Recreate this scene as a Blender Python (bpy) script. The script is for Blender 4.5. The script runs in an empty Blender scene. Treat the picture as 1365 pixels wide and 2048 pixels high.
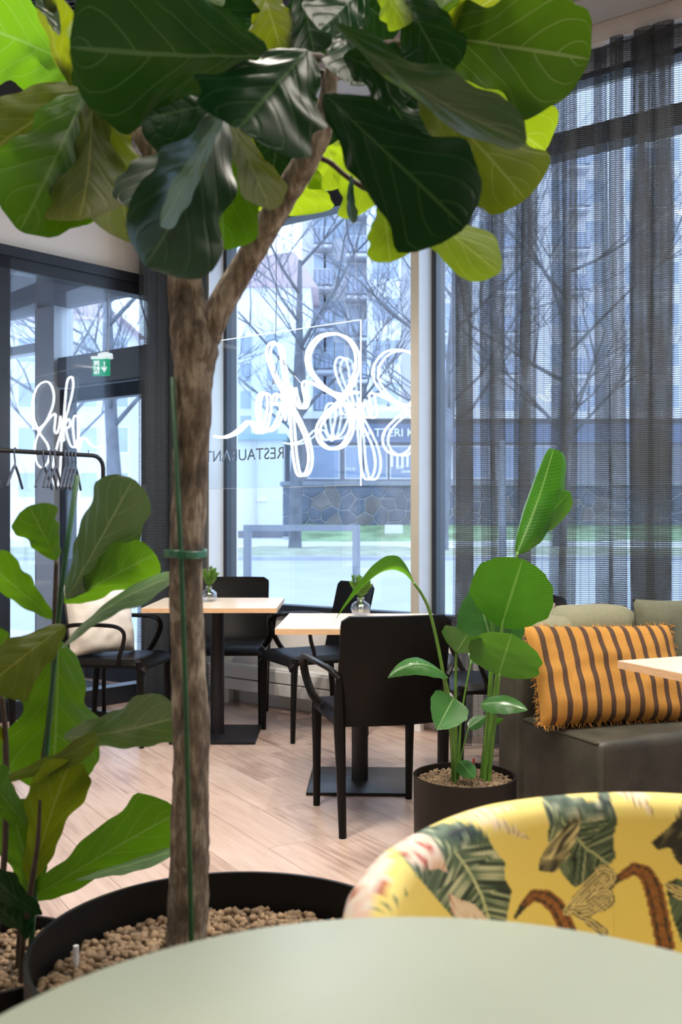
import bpy, math, random
from mathutils import Vector, Matrix, noise
PI = math.pi
random.seed(7)
S = bpy.context.scene
C = S.collection

# ------------------------------------------------------------------ camera, world, lights, exposure
F, CX, HZ, H = 2000.0, 682.5, 1040.0, 1.17      # focal length in px, centre column, horizon row, eye height
cam = bpy.data.cameras.new('camera'); camo = bpy.data.objects.new('camera', cam); C.objects.link(camo)
cam.sensor_fit = 'VERTICAL'; cam.sensor_height = 36.0; cam.lens = F / 2048 * 36
cam.shift_y = (HZ - 1024) / 2048
cam.clip_start = 0.05; cam.clip_end = 500
camo.location = (0, 0, H); camo.rotation_euler = (PI / 2, 0, 0)
cam.dof.use_dof = True; cam.dof.focus_distance = 3.7; cam.dof.aperture_fstop = 5.0
S.camera = camo

world = bpy.data.worlds.new('sky'); S.world = world; world.use_nodes = True
bg = world.node_tree.nodes['Background']
bg.inputs[0].default_value = (0.54, 0.73, 1.0, 1); bg.inputs[1].default_value = 3.7

S.view_settings.view_transform = 'Standard'; S.view_settings.look = 'None'
S.view_settings.exposure = 0.0; S.view_settings.gamma = 1.0; S.view_settings.use_curve_mapping = False
S.cycles.transparent_max_bounces = 32
S.cycles.max_bounces = 8
S.cycles.use_denoising = True
LAMP_POWER = 36.0

# ------------------------------------------------------------------ frames of reference
def px(x, y, d): return Vector(((x - CX) * d / F, d, H - (y - HZ) * d / F))
def on_height(x, y, z):
    d = (H - z) * F / (y - HZ); return px(x, y, d)
U = Vector((0.8, -0.6, 0)); N = Vector((0.6, 0.8, 0)); W0 = Vector((-0.761, 6.55, 0))   # window wall: along, outward, a point
CORNER = -0.42
def wp(a, b, z): return W0 + U * a + N * b + Vector((0, 0, z))
def on_wall(x, y, b=0.0):
    dr = Vector(((x - CX) / F, 1, (HZ - y) / F))
    d = (W0.dot(N) + b) / dr.dot(N); return Vector((dr.x * d, d, H + dr.z * d))
def wall_a(p): return (p - W0).dot(U)
WM = Matrix(((U.x, N.x, 0, W0.x), (U.y, N.y, 0, W0.y), (0, 0, 1, 0), (0, 0, 0, 1)))

TH = math.radians(48.0); NL = Vector((math.cos(TH), math.sin(TH), 0)); UL = Vector((NL.y, -NL.x, 0)); CP = W0 + U*CORNER
def _lm():
    o = CP - UL*CORNER; return Matrix(((UL.x, NL.x, 0, o.x), (UL.y, NL.y, 0, o.y), (0, 0, 1, 0), (0, 0, 0, 1)))
LM = _lm()                                   # left wall: not quite square to the windows

# ------------------------------------------------------------------ mesh builder
class MB:
    def __init__(s): s.v = []; s.f = []; s.uv = None; s.col = None
    def add(s, vs, fs, M=None):
        o = len(s.v)
        s.v += [tuple(M @ Vector(p)) if M else tuple(p) for p in vs]
        s.f += [tuple(i + o for i in f) for f in fs]; return s
    def box(s, x0, x1, y0, y1, z0, z1, M=None, bev=0.0):
        if bev <= 0:
            return s.add([(x0,y0,z0),(x1,y0,z0),(x1,y1,z0),(x0,y1,z0),(x0,y0,z1),(x1,y0,z1),(x1,y1,z1),(x0,y1,z1)],
                         [(3,2,1,0),(4,5,6,7),(0,1,5,4),(1,2,6,5),(2,3,7,6),(3,0,4,7)], M)
        b = bev; ring = []
        n = 3
        for cx, cy, a0 in ((x1-b,y1-b,0),(x0+b,y1-b,90),(x0+b,y0+b,180),(x1-b,y0+b,270)):
            for k in range(n + 1):
                a = math.radians(a0 + 90 * k / n); ring.append((cx, cy, math.cos(a), math.sin(a)))
        rows = [(z0, b*.35), (z0 + b*.3, b*.9), (z0 + b, b), (z1 - b, b), (z1 - b*.3, b*.9), (z1, b*.35)]
        m = len(ring); vs = []; fs = []
        for z, r in rows: vs += [(cx + r*c, cy + r*q, z) for cx, cy, c, q in ring]
        for i in range(len(rows) - 1):
            for j in range(m): fs.append((i*m+j, i*m+(j+1) % m, (i+1)*m+(j+1) % m, (i+1)*m+j))
        fs.append(tuple(range(m - 1, -1, -1))); fs.append(tuple((len(rows)-1)*m + j for j in range(m)))
        return s.add(vs, fs, M)
    def tube(s, pts, rad, n=8, closed=False, M=None, flat=1.0, up=None):
        pts = [Vector(p) for p in pts]; L = len(pts)
        if not hasattr(rad, '__len__'): rad = [rad] * L
        vs = []; prev = None
        for i, p in enumerate(pts):
            if closed: t = pts[(i+1) % L] - pts[i-1]
            else: t = pts[min(i+1, L-1)] - pts[max(i-1, 0)]
            t.normalize()
            if prev is None:
                r = Vector(up) if up else (Vector((0,0,1)) if abs(t.z) < .9 else Vector((1,0,0)))
                a = (r - t * r.dot(t)).normalized()
            else:
                a = prev - t * prev.dot(t)
                a = a.normalized() if a.length > 1e-6 else t.orthogonal().normalized()
            prev = a; b = t.cross(a)
            for k in range(n):
                q = 2*PI*k/n + PI/n; vs.append(p + a*math.cos(q)*rad[i]*flat + b*math.sin(q)*rad[i])
        fs = []
        for i in range(L if closed else L-1):
            for k in range(n):
                j = (i+1) % L; fs.append((i*n+k, i*n+(k+1) % n, j*n+(k+1) % n, j*n+k))
        if not closed: fs.append(tuple(range(n-1,-1,-1))); fs.append(tuple((L-1)*n+k for k in range(n)))
        return s.add(vs, fs, M)
    def lathe(s, prof, n=32, M=None):
        vs = []; fs = []; m = len(prof)
        for r, z in prof:
            for k in range(n): a = 2*PI*k/n; vs.append((r*math.cos(a), r*math.sin(a), z))
        for i in range(m-1):
            for k in range(n): fs.append((i*n+k, i*n+(k+1) % n, (i+1)*n+(k+1) % n, (i+1)*n+k))
        fs.append(tuple(range(n-1,-1,-1))); fs.append(tuple((m-1)*n+k for k in range(n)))
        return s.add(vs, fs, M)
    def grid(s, fn, nu, nv, thick=None, M=None):
        """fn(u,v)->(point, normal); closed slab when thick is given"""
        vs = []; fs = []
        P = [[fn(i/nu, j/nv) for j in range(nv+1)] for i in range(nu+1)]
        P = [[(Vector(a), Vector(b)) if isinstance(a, (tuple, Vector)) and isinstance(b, (tuple, Vector)) else a for a, b in r] for r in P]
        w = nv + 1
        for r in P: vs += [a for a, b in r]
        for i in range(nu):
            for j in range(nv): fs.append((i*w+j, (i+1)*w+j, (i+1)*w+j+1, i*w+j+1))
        if thick:
            o = len(vs)
            for r in P: vs += [a - b.normalized()*thick for a, b in r]
            for i in range(nu):
                for j in range(nv): fs.append((o+i*w+j, o+i*w+j+1, o+(i+1)*w+j+1, o+(i+1)*w+j))
            for i in range(nu):
                fs.append((i*w, o+i*w, o+(i+1)*w, (i+1)*w)); q = nv; fs.append((i*w+q, (i+1)*w+q, o+(i+1)*w+q, o+i*w+q))
            for j in range(nv):
                fs.append((j, j+1, o+j+1, o+j)); q = nu*w; fs.append((q+j, o+q+j, o+q+j+1, q+j+1))
        return s.add(vs, fs, M)
    def prism(s, poly, z0, z1, M=None):
        n = len(poly); vs = [(x, y, z0) for x, y in poly] + [(x, y, z1) for x, y in poly]
        fs = [tuple(range(n-1,-1,-1)), tuple(range(n, 2*n))] + [(i, (i+1) % n, n+(i+1) % n, n+i) for i in range(n)]
        return s.add(vs, fs, M)
    def build(s, name, mat, parent=None, smooth=False, world=False):
        me = bpy.data.meshes.new(name); v = s.v
        if world and parent is not None:
            L = parent
            off = Vector((0, 0, 0))
            while L is not None: off = off + Vector(L.location); L = L.parent
            v = [(a-off.x, b-off.y, c-off.z) for a, b, c in v]
        me.from_pydata(v, [], s.f); me.materials.append(M_[mat] if isinstance(mat, str) else mat)
        if s.uv:
            uvl = me.uv_layers.new(name='UVMap')
            for l in me.loops: uvl.data[l.index].uv = s.uv[l.vertex_index]
        if s.col:
            ca = me.color_attributes.new('print', 'FLOAT_COLOR', 'POINT')
            ca.data.foreach_set('color', [c for q in s.col for c in (*q, 1.0)])
        if smooth:
            me.polygons.foreach_set('use_smooth', [True]*len(me.polygons))
        me.update()
        o = bpy.data.objects.new(name, me); C.objects.link(o)
        if parent is not None: o.parent = parent
        if smooth == 'auto':
            try: me.set_sharp_from_angle(angle=math.radians(40))
            except Exception: pass
        return o

def tag(o, label=None, cat=None, group=None, kind=None):
    if label: o['label'] = label
    if cat: o['category'] = cat
    if group: o['group'] = group
    if kind: o['kind'] = kind
    return o
def thing(name, label=None, cat=None, loc=(0,0,0), rz=0.0, group=None, kind=None):
    o = bpy.data.objects.new(name, None); C.objects.link(o); o.empty_display_size = .05
    o.location = loc; o.rotation_euler = (0, 0, rz); return tag(o, label, cat, group, kind)
def copy_tree(o, parent=None):
    c = o.copy(); C.objects.link(c); c.parent = parent
    for ch in list(o.children): copy_tree(ch, c)
    return c
def interp(tab, u):
    for (a, x), (b, y) in zip(tab, tab[1:]):
        if u <= b:
            t = (u-a)/(b-a) if b > a else 0; t = t*t*(3-2*t)*.5 + t*.5; return x + (y-x)*t
    return tab[-1][1]
def spline(pts, n=8, closed=False):
    pts = [Vector(p) for p in pts]; out = []; L = len(pts)
    for i in range(L if closed else L-1):
        p0 = pts[(i-1) % L] if closed else pts[max(i-1, 0)]; p1 = pts[i]
        p2 = pts[(i+1) % L]; p3 = pts[(i+2) % L] if closed else pts[min(i+2, L-1)]
        for k in range(n):
            t = k/n
            out.append(.5*((2*p1)+(p2-p0)*t+(2*p0-5*p1+4*p2-p3)*t*t+(3*p1-p0-3*p2+p3)*t**3))
    if not closed: out.append(pts[-1])
    return out

# ------------------------------------------------------------------ materials
M_ = {}
def nodes(name):
    m = bpy.data.materials.new(name); m.use_nodes = True; M_[name] = m
    nt = m.node_tree; return m, nt, nt.nodes['Principled BSDF'], nt.nodes['Material Output']
def N_(nt, t, **k):
    n = nt.nodes.new(t)
    for a, b in k.items(): setattr(n, a, b)
    return n
def mathn(nt, op, a, b=None, c=None):
    n = N_(nt, 'ShaderNodeMath', operation=op)
    for i, x in enumerate((a, b, c)):
        if x is None: continue
        if isinstance(x, (int, float)): n.inputs[i].default_value = x
        else: nt.links.new(x, n.inputs[i])
    return n.outputs[0]
def mat(name, col, rough=.5, metal=0.0, var=0.0, scale=8.0, bump=0.0, bscale=None, spec=None, emit=None, es=0.0, stretch=None, trans=None):
    m, nt, p, out = nodes(name)
    p.inputs['Base Color'].default_value = (*col, 1); p.inputs['Roughness'].default_value = rough
    p.inputs['Metallic'].default_value = metal
    if spec is not None: p.inputs['Specular IOR Level'].default_value = spec
    if emit: p.inputs['Emission Color'].default_value = (*emit, 1); p.inputs['Emission Strength'].default_value = es
    if var or bump:
        tc = N_(nt, 'ShaderNodeTexCoord'); mp = N_(nt, 'ShaderNodeMapping'); nt.links.new(tc.outputs['Object'], mp.inputs[0])
        if stretch: mp.inputs['Scale'].default_value = stretch
        if var:
            nz = N_(nt, 'ShaderNodeTexNoise'); nz.inputs['Scale'].default_value = scale; nz.inputs['Detail'].default_value = 6
            nt.links.new(mp.outputs[0], nz.inputs['Vector'])
            cr = N_(nt, 'ShaderNodeValToRGB')
            cr.color_ramp.elements[0].position = .3; cr.color_ramp.elements[1].position = .7
            cr.color_ramp.elements[0].color = (*[max(0, c*(1-var)) for c in col], 1)
            cr.color_ramp.elements[1].color = (*[min(1, c*(1+var)) for c in col], 1)
            nt.links.new(nz.outputs['Fac'], cr.inputs[0]); nt.links.new(cr.outputs[0], p.inputs['Base Color'])
        if bump:
            nb = N_(nt, 'ShaderNodeTexNoise'); nb.inputs['Scale'].default_value = bscale or scale*3; nb.inputs['Detail'].default_value = 5
            nt.links.new(mp.outputs[0], nb.inputs['Vector'])
            bp = N_(nt, 'ShaderNodeBump'); bp.inputs['Strength'].default_value = bump; bp.inputs['Distance'].default_value = .01
            nt.links.new(nb.outputs['Fac'], bp.inputs['Height']); nt.links.new(bp.outputs[0], p.inputs['Normal'])
    if trans:
        tr = N_(nt, 'ShaderNodeBsdfTranslucent'); tr.inputs[0].default_value = (*trans, 1)
        ad = N_(nt, 'ShaderNodeMixShader'); ad.inputs[0].default_value = .4
        nt.links.new(p.outputs[0], ad.inputs[1]); nt.links.new(tr.outputs[0], ad.inputs[2]); nt.links.new(ad.outputs[0], out.inputs[0])
    return m

mat('white_wall', (.80, .77, .73), .8, var=.02, scale=3)
mat('white_paint', (.78, .77, .75), .45, var=.02, scale=4)
mat('warm_wall', (.26, .23, .20), .85, var=.04, scale=2)
mat('dark_ceiling', (.012, .012, .013), .8, var=.2, scale=5)
mat('soffit', (.20, .175, .155), .8, var=.03, scale=2)
mat('pelmet_grey', (.36, .35, .34), .7, var=.03, scale=2)
mat('black_frame', (.018, .022, .030), .38, var=.15, scale=6)
mat('grey_frame', (.60, .62, .64), .45, metal=0.0, var=.03, scale=6)
mat('tan_frame', (.40, .37, .31), .45, var=.03, scale=6)  # mullion front, warm room light put into its colour
mat('black_plastic', (.004, .0037, .004), .44, spec=.20, bump=.06, bscale=900, var=.05, scale=20)
mat('black_metal', (.010, .010, .012), .42, spec=.35, var=.1, scale=15)
mat('maple', (.78, .63, .48), .26, var=.07, scale=4, stretch=(1.5, 14, 6))  # tabletop base lightened to carry part of the window reflection
mat('maple_edge', (.66, .42, .24), .45, var=.12, scale=8, stretch=(3, 3, 30))
mat('pot_black', (.006, .006, .006), .5, spec=.22, var=.15, scale=9)
mat('pot_brown', (.012, .009, .008), .5, spec=.25, var=.12, scale=9)
mat('pebble', (.20, .135, .08), .85, var=.45, scale=28, bump=.3, bscale=220)
mat('green_table', (.385, .425, .335), .40, var=.015, scale=5, bump=.02, bscale=400)
mat('stake_green', (.012, .075, .022), .45, var=.2, scale=30)
mat('tie_green', (.02, .14, .07), .25, var=.2, scale=40)
mat('stem_green', (.09, .21, .025), .45, var=.25, scale=14)
mat('stem_brown', (.055, .035, .022), .7, var=.4, scale=30, bump=.3)
mat('olive_leather', (.050, .047, .034), .5, var=.35, scale=9, bump=.12, bscale=60)
mat('olive_fabric', (.20, .195, .125), .9, var=.08, scale=60, bump=.35, bscale=420)
mat('sage_fabric', (.115, .120, .080), .9, var=.07, scale=40, bump=.3, bscale=300)
mat('taupe_fabric', (.26, .23, .18), .9, var=.06, scale=30, bump=.25, bscale=240)
mat('fringe', (.44, .22, .05), .95, var=.6, scale=60)
mat('hanger_grey', (.09, .105, .14), .4, var=.08, scale=30)
mat('steel', (.55, .56, .58), .3, metal=.9, var=.05, scale=10)
mat('galvanised', (.36, .40, .47), .5, metal=.1, var=.05, scale=4)
mat('exit_green', (.0, .33, .14), .4, emit=(.0, .42, .18), es=.55)
mat('exit_white', (.85, .9, .88), .4, emit=(.9, 1, .95), es=.6)
mat('diffuser', (.9, .9, .88), .4, emit=(1, .95, .88), es=3.5)
mat('neon', (.9, .9, .9), .3, emit=(.93, .98, 1.0), es=22.0)
mat('neon_soft', (.9, .9, .9), .3, emit=(.85, 1.0, .96), es=14.0)
mat('chrome_letters', (.42, .45, .48), .22, metal=.85)
mat('cable_black', (.02, .02, .02), .5)
mat('cable_white', (.75, .76, .78), .5)
mat('dark_mat', (.06, .065, .075), .95, var=.5, scale=70, bump=.5, stretch=(60, 2, 1))
mat('red_plastic', (.35, .03, .02), .4)
# street; many base colours lifted and blued to imitate haze
mat('asphalt', (.44, .45, .47), .75, var=.06, scale=.8)
mat('kerb_stone', (.42, .43, .46), .85, var=.1, scale=2)
mat('pavement', (.58, .58, .58), .8, var=.05, scale=1)
mat('grass_strip', (.36, .38, .28), .95, var=.28, scale=2.2, bump=.6, bscale=12)
mat('grass_bank', (.22, .32, .17), .95, var=.45, scale=1.1, bump=.6, bscale=9)
mat('mortar', (.62, .62, .64), .9, var=.06, scale=3)
mat('wall_stone', (.125, .14, .18), .85, var=.25, scale=1.6)
mat('wall_stone_warm', (.19, .17, .17), .85, var=.25, scale=1.6)
mat('wall_cap', (.26, .27, .30), .85, var=.1, scale=2)
mat('plaster_pale', (.74, .74, .76), .9, var=.05, scale=.25)
mat('plaster_cream', (.64, .62, .64), .9, var=.05, scale=.25)
mat('plaster_dark', (.20, .20, .22), .9, var=.08, scale=.4)
mat('balcony_grey', (.34, .38, .48), .7, var=.05, scale=1)
mat('balcony_slab', (.50, .50, .53), .8, var=.05, scale=1)
mat('roof_red', (.52, .40, .42), .9, var=.1, scale=.6)
mat('roof_teal', (.35, .48, .48), .7, var=.05, scale=.6)
mat('window_far', (.36, .41, .50), .25, var=.15, scale=.5)
mat('window_frame_far', (.72, .72, .72), .6)
mat('shop_navy', (.15, .18, .26), .6, var=.08, scale=.6)
mat('shop_glass', (.24, .28, .36), .3, var=.2, scale=.5)
mat('white_print', (.85, .86, .88), .6)
mat('bark_far', (.17, .175, .20), .95, var=.3, scale=2.5, bump=.5, bscale=8)

def glass_mat(name, tint=(.985, .99, 1.0), f0=.045):
    m, nt, p, out = nodes(name); nt.nodes.remove(p)
    t = N_(nt, 'ShaderNodeBsdfTransparent'); t.inputs[0].default_value = (*tint, 1)
    g = N_(nt, 'ShaderNodeBsdfGlossy'); g.inputs['Roughness'].default_value = 0.0
    ge = N_(nt, 'ShaderNodeNewGeometry'); vm = N_(nt, 'ShaderNodeVectorMath', operation='DOT_PRODUCT')
    nt.links.new(ge.outputs['Normal'], vm.inputs[0]); nt.links.new(ge.outputs['Incoming'], vm.inputs[1])
    c5 = mathn(nt, 'POWER', mathn(nt, 'SUBTRACT', 1.0, mathn(nt, 'ABSOLUTE', vm.outputs['Value'])), 5.0)     # Schlick reflectance of thin glass
    fac = mathn(nt, 'MULTIPLY_ADD', c5, .95-f0, f0)
    mx = N_(nt, 'ShaderNodeMixShader')
    nt.links.new(fac, mx.inputs[0]); nt.links.new(t.outputs[0], mx.inputs[1]); nt.links.new(g.outputs[0], mx.inputs[2])
    nt.links.new(mx.outputs[0], out.inputs[0])
glass_mat('window_glass'); glass_mat('acrylic', (.95, .98, 1.0)); glass_mat('vase_glass', (.95, .97, .98), .13)
mat('acrylic_edge', (.8, .9, .95), .3, emit=(.85, .95, 1.0), es=1.4)  # edges emit a little, imitating sign light caught in the sheet

def bark_mat():
    m, nt, p, out = nodes('bark'); p.inputs['Roughness'].default_value = .85
    tc = N_(nt, 'ShaderNodeTexCoord'); mp = N_(nt, 'ShaderNodeMapping'); mp.inputs['Scale'].default_value = (1, 1, .28)
    nt.links.new(tc.outputs['Object'], mp.inputs[0])
    a = N_(nt, 'ShaderNodeTexNoise'); a.inputs['Scale'].default_value = 85; a.inputs['Detail'].default_value = 8; a.inputs['Roughness'].default_value = .65
    b = N_(nt, 'ShaderNodeTexNoise'); b.inputs['Scale'].default_value = 14; b.inputs['Detail'].default_value = 4
    nt.links.new(mp.outputs[0], a.inputs['Vector']); nt.links.new(tc.outputs['Object'], b.inputs['Vector'])
    r = N_(nt, 'ShaderNodeValToRGB'); e = r.color_ramp.elements
    e[0].position = .34; e[0].color = (.035, .026, .018, 1); e[1].position = .64; e[1].color = (.47, .39, .29, 1)
    q = e.new(.5); q.color = (.17, .128, .088, 1)
    mxv = mathn(nt, 'MULTIPLY_ADD', a.outputs['Fac'], .62, mathn(nt, 'MULTIPLY', b.outputs['Fac'], .38))
    nt.links.new(mxv, r.inputs[0])
    # pale lichen spots
    c = N_(nt, 'ShaderNodeTexNoise'); c.inputs['Scale'].default_value = 22; c.inputs['Detail'].default_value = 2
    nt.links.new(tc.outputs['Object'], c.inputs['Vector'])
    sp = mathn(nt, 'GREATER_THAN', c.outputs['Fac'], .69)
    mx = N_(nt, 'ShaderNodeMixRGB'); nt.links.new(mathn(nt, 'MULTIPLY', sp, .55), mx.inputs[0]); nt.links.new(r.outputs[0], mx.inputs[1]); mx.inputs[2].default_value = (.42, .36, .28, 1)
    nt.links.new(mx.outputs[0], p.inputs['Base Color'])
    bp = N_(nt, 'ShaderNodeBump'); bp.inputs['Strength'].default_value = 1.0; bp.inputs['Distance'].default_value = .012
    nt.links.new(mxv, bp.inputs['Height']); nt.links.new(bp.outputs[0], p.inputs['Normal'])
bark_mat()

def leaf_mat(name, base, vein, transl, rough=.32, nveins=5.0, slant=1.3, tmix=.42, fine=False, vw=.026, bump=.30, spec=.5):
    m, nt, p, out = nodes(name); p.inputs['Roughness'].default_value = rough; p.inputs['Specular IOR Level'].default_value = spec
    uv = N_(nt, 'ShaderNodeUVMap'); uv.uv_map = 'UVMap'; sx = N_(nt, 'ShaderNodeSeparateXYZ'); nt.links.new(uv.outputs[0], sx.inputs[0])
    u, v = sx.outputs[0], sx.outputs[1]
    av = mathn(nt, 'ABSOLUTE', mathn(nt, 'SUBTRACT', v, .5))
    mid = mathn(nt, 'LESS_THAN', av, .016)
    side = mathn(nt, 'GREATER_THAN', v, .5)
    sl = mathn(nt, 'MULTIPLY', mathn(nt, 'POWER', mathn(nt, 'MULTIPLY', av, 2.0), 1.35), slant * (.25 if fine else .34))
    t = mathn(nt, 'MULTIPLY_ADD', mathn(nt, 'SUBTRACT', u, sl), nveins, mathn(nt, 'MULTIPLY', side, .37))
    fr = mathn(nt, 'ABSOLUTE', mathn(nt, 'SUBTRACT', mathn(nt, 'FRACT', t), .5))
    lat = mathn(nt, 'LESS_THAN', fr, vw)
    vm = mathn(nt, 'MAXIMUM', mid, mathn(nt, 'MULTIPLY', lat, .35 if fine else .75))
    nz = N_(nt, 'ShaderNodeTexNoise'); nz.inputs['Scale'].default_value = 9; nz.inputs['Detail'].default_value = 5
    tc = N_(nt, 'ShaderNodeTexCoord'); nt.links.new(tc.outputs['Object'], nz.inputs['Vector'])
    cr = N_(nt, 'ShaderNodeValToRGB'); e = cr.color_ramp.elements; e[0].position = .3; e[1].position = .72
    e[0].color = (*[c*.75 for c in base], 1); e[1].color = (*[c*1.25 for c in base], 1)
    nt.links.new(nz.outputs['Fac'], cr.inputs[0])
    mx = N_(nt, 'ShaderNodeMixRGB'); nt.links.new(vm, mx.inputs[0]); nt.links.new(cr.outputs[0], mx.inputs[1]); mx.inputs[2].default_value = (*vein, 1)
    nt.links.new(mx.outputs[0], p.inputs['Base Color'])
    bp = N_(nt, 'ShaderNodeBump'); bp.inputs['Strength'].default_value = bump; bp.inputs['Distance'].default_value = .004
    smooth_h = mathn(nt, 'ADD', mathn(nt, 'MULTIPLY', mathn(nt, 'MINIMUM', fr, .16), 2.0), mathn(nt, 'MULTIPLY', mathn(nt, 'MINIMUM', av, .1), 4))
    nt.links.new(smooth_h, bp.inputs['Height']); nt.links.new(bp.outputs[0], p.inputs['Normal'])
    tr = N_(nt, 'ShaderNodeBsdfTranslucent')
    mt = N_(nt, 'ShaderNodeMixRGB'); nt.links.new(vm, mt.inputs[0]); mt.inputs[1].default_value = (*transl, 1); mt.inputs[2].default_value = (*[min(1, c*.9+.05) for c in transl], 1)
    nt.links.new(mt.outputs[0], tr.inputs[0])
    ms = N_(nt, 'ShaderNodeMixShader'); ms.inputs[0].default_value = tmix
    nt.links.new(p.outputs[0], ms.inputs[1]); nt.links.new(tr.outputs[0], ms.inputs[2]); nt.links.new(ms.outputs[0], out.inputs[0])
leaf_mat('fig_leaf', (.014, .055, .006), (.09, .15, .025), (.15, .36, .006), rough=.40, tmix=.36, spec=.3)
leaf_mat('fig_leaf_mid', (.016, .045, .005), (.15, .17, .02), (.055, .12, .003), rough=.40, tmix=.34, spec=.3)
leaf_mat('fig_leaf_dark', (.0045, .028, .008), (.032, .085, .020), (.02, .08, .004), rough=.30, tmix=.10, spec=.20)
leaf_mat('fig_leaf_young', (.075, .15, .014), (.30, .36, .06), (.34, .50, .012), rough=.45, tmix=.50, spec=.25)  # paler, more translucent variant of the fig leaf
leaf_mat('fig_leaf_olive', (.035, .056, .004), (.14, .15, .02), (.20, .26, .004), rough=.48, tmix=.42, spec=.22)
leaf_mat('fig_leaf_silver', (.085, .150, .070), (.22, .28, .14), (.08, .18, .01), rough=.26, tmix=.12, spec=.7)  # window sheen painted in as a paler grey-green base
leaf_mat('fig_leaf_teal', (.012, .042, .020), (.05, .095, .045), (.03, .09, .005), rough=.28, tmix=.08, spec=.6)
leaf_mat('paradise_leaf', (.030, .135, .010), (.14, .30, .045), (.16, .46, .010), rough=.30, nveins=30, slant=.55, tmix=.40, fine=True, vw=.09, bump=.18)
leaf_mat('paradise_leaf_gloss', (.03, .12, .025), (.18, .30, .12), (.08, .25, .01), rough=.20, nveins=30, slant=.55, tmix=.16, fine=True, vw=.09, bump=.22)

def floor_mat():
    m, nt, p, out = nodes('oak_plank')
    tc = N_(nt, 'ShaderNodeTexCoord'); oi = N_(nt, 'ShaderNodeObjectInfo')
    mp = N_(nt, 'ShaderNodeMapping'); mp.inputs['Scale'].default_value = (1.6, 22, 1)
    cb = N_(nt, 'ShaderNodeCombineXYZ'); nt.links.new(mathn(nt, 'MULTIPLY', oi.outputs['Random'], 40.0), cb.inputs[0]); nt.links.new(mathn(nt, 'MULTIPLY', oi.outputs['Random'], 17.0), cb.inputs[1])
    nt.links.new(tc.outputs['Object'], mp.inputs[0]); nt.links.new(cb.outputs[0], mp.inputs['Location'])
    a = N_(nt, 'ShaderNodeTexNoise'); a.inputs['Scale'].default_value = 2.2; a.inputs['Detail'].default_value = 8; a.inputs['Distortion'].default_value = .6
    nt.links.new(mp.outputs[0], a.inputs['Vector'])
    mp2 = N_(nt, 'ShaderNodeMapping'); mp2.inputs['Scale'].default_value = (1.2, 3.5, 1); nt.links.new(tc.outputs['Object'], mp2.inputs[0]); nt.links.new(cb.outputs[0], mp2.inputs['Location'])
    b = N_(nt, 'ShaderNodeTexNoise'); b.inputs['Scale'].default_value = 2.0; b.inputs['Detail'].default_value = 4; nt.links.new(mp2.outputs[0], b.inputs['Vector'])
    f = mathn(nt, 'ADD', mathn(nt, 'MULTIPLY', a.outputs['Fac'], .55), mathn(nt, 'MULTIPLY', b.outputs['Fac'], .45))
    f = mathn(nt, 'ADD', f, mathn(nt, 'MULTIPLY', mathn(nt, 'SUBTRACT', oi.outputs['Random'], .5), .12))
    cr = N_(nt, 'ShaderNodeValToRGB'); e = cr.color_ramp.elements
    e[0].position = .30; e[0].color = (.31, .205, .16, 1); e[1].position = .72; e[1].color = (.62, .485, .415, 1)
    q = e.new(.48); q.color = (.51, .375, .31, 1)
    nt.links.new(f, cr.inputs[0]); nt.links.new(cr.outputs[0], p.inputs['Base Color'])
    p.inputs['Roughness'].default_value = .34
    nt.links.new(mathn(nt, 'MULTIPLY_ADD', a.outputs['Fac'], .15, .27), p.inputs['Roughness'])
    bp = N_(nt, 'ShaderNodeBump'); bp.inputs['Strength'].default_value = .08; bp.inputs['Distance'].default_value = .003
    nt.links.new(a.outputs['Fac'], bp.inputs['Height']); nt.links.new(bp.outputs[0], p.inputs['Normal'])
floor_mat()

def curtain_mat(name='sheer', col=(.065, .074, .082), gap=.15, thread=.86):
    m, nt, p, out = nodes(name); p.inputs['Base Color'].default_value = (*col, 1); p.inputs['Roughness'].default_value = .75
    tc = N_(nt, 'ShaderNodeTexCoord'); sx = N_(nt, 'ShaderNodeSeparateXYZ'); nt.links.new(tc.outputs['Object'], sx.inputs[0])
    uv = N_(nt, 'ShaderNodeUVMap'); uv.uv_map = 'UVMap'; su = N_(nt, 'ShaderNodeSeparateXYZ'); nt.links.new(uv.outputs[0], su.inputs[0])
    fr = mathn(nt, 'FRACT', mathn(nt, 'MULTIPLY', sx.outputs[2], 100.0))
    ln = mathn(nt, 'LESS_THAN', fr, .36)
    fu = mathn(nt, 'LESS_THAN', mathn(nt, 'FRACT', mathn(nt, 'MULTIPLY', su.outputs[0], 140.0)), .25)
    hem = mathn(nt, 'GREATER_THAN', sx.outputs[2], 3.36)
    al = mathn(nt, 'MULTIPLY_ADD', ln, thread-gap, gap)
    al = mathn(nt, 'MAXIMUM', al, mathn(nt, 'MULTIPLY', fu, gap+.16))
    al = mathn(nt, 'MINIMUM', mathn(nt, 'ADD', al, mathn(nt, 'MULTIPLY', hem, .3)), .97)
    tr = N_(nt, 'ShaderNodeBsdfTransparent'); tl = N_(nt, 'ShaderNodeBsdfTranslucent'); tl.inputs[0].default_value = (*[min(1, c*1.6) for c in col], 1)
    m1 = N_(nt, 'ShaderNodeMixShader'); m1.inputs[0].default_value = .18; nt.links.new(p.outputs[0], m1.inputs[1]); nt.links.new(tl.outputs[0], m1.inputs[2])
    m2 = N_(nt, 'ShaderNodeMixShader'); nt.links.new(al, m2.inputs[0]); nt.links.new(tr.outputs[0], m2.inputs[1]); nt.links.new(m1.outputs[0], m2.inputs[2])
    nt.links.new(m2.outputs[0], out.inputs[0])
curtain_mat()

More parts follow.
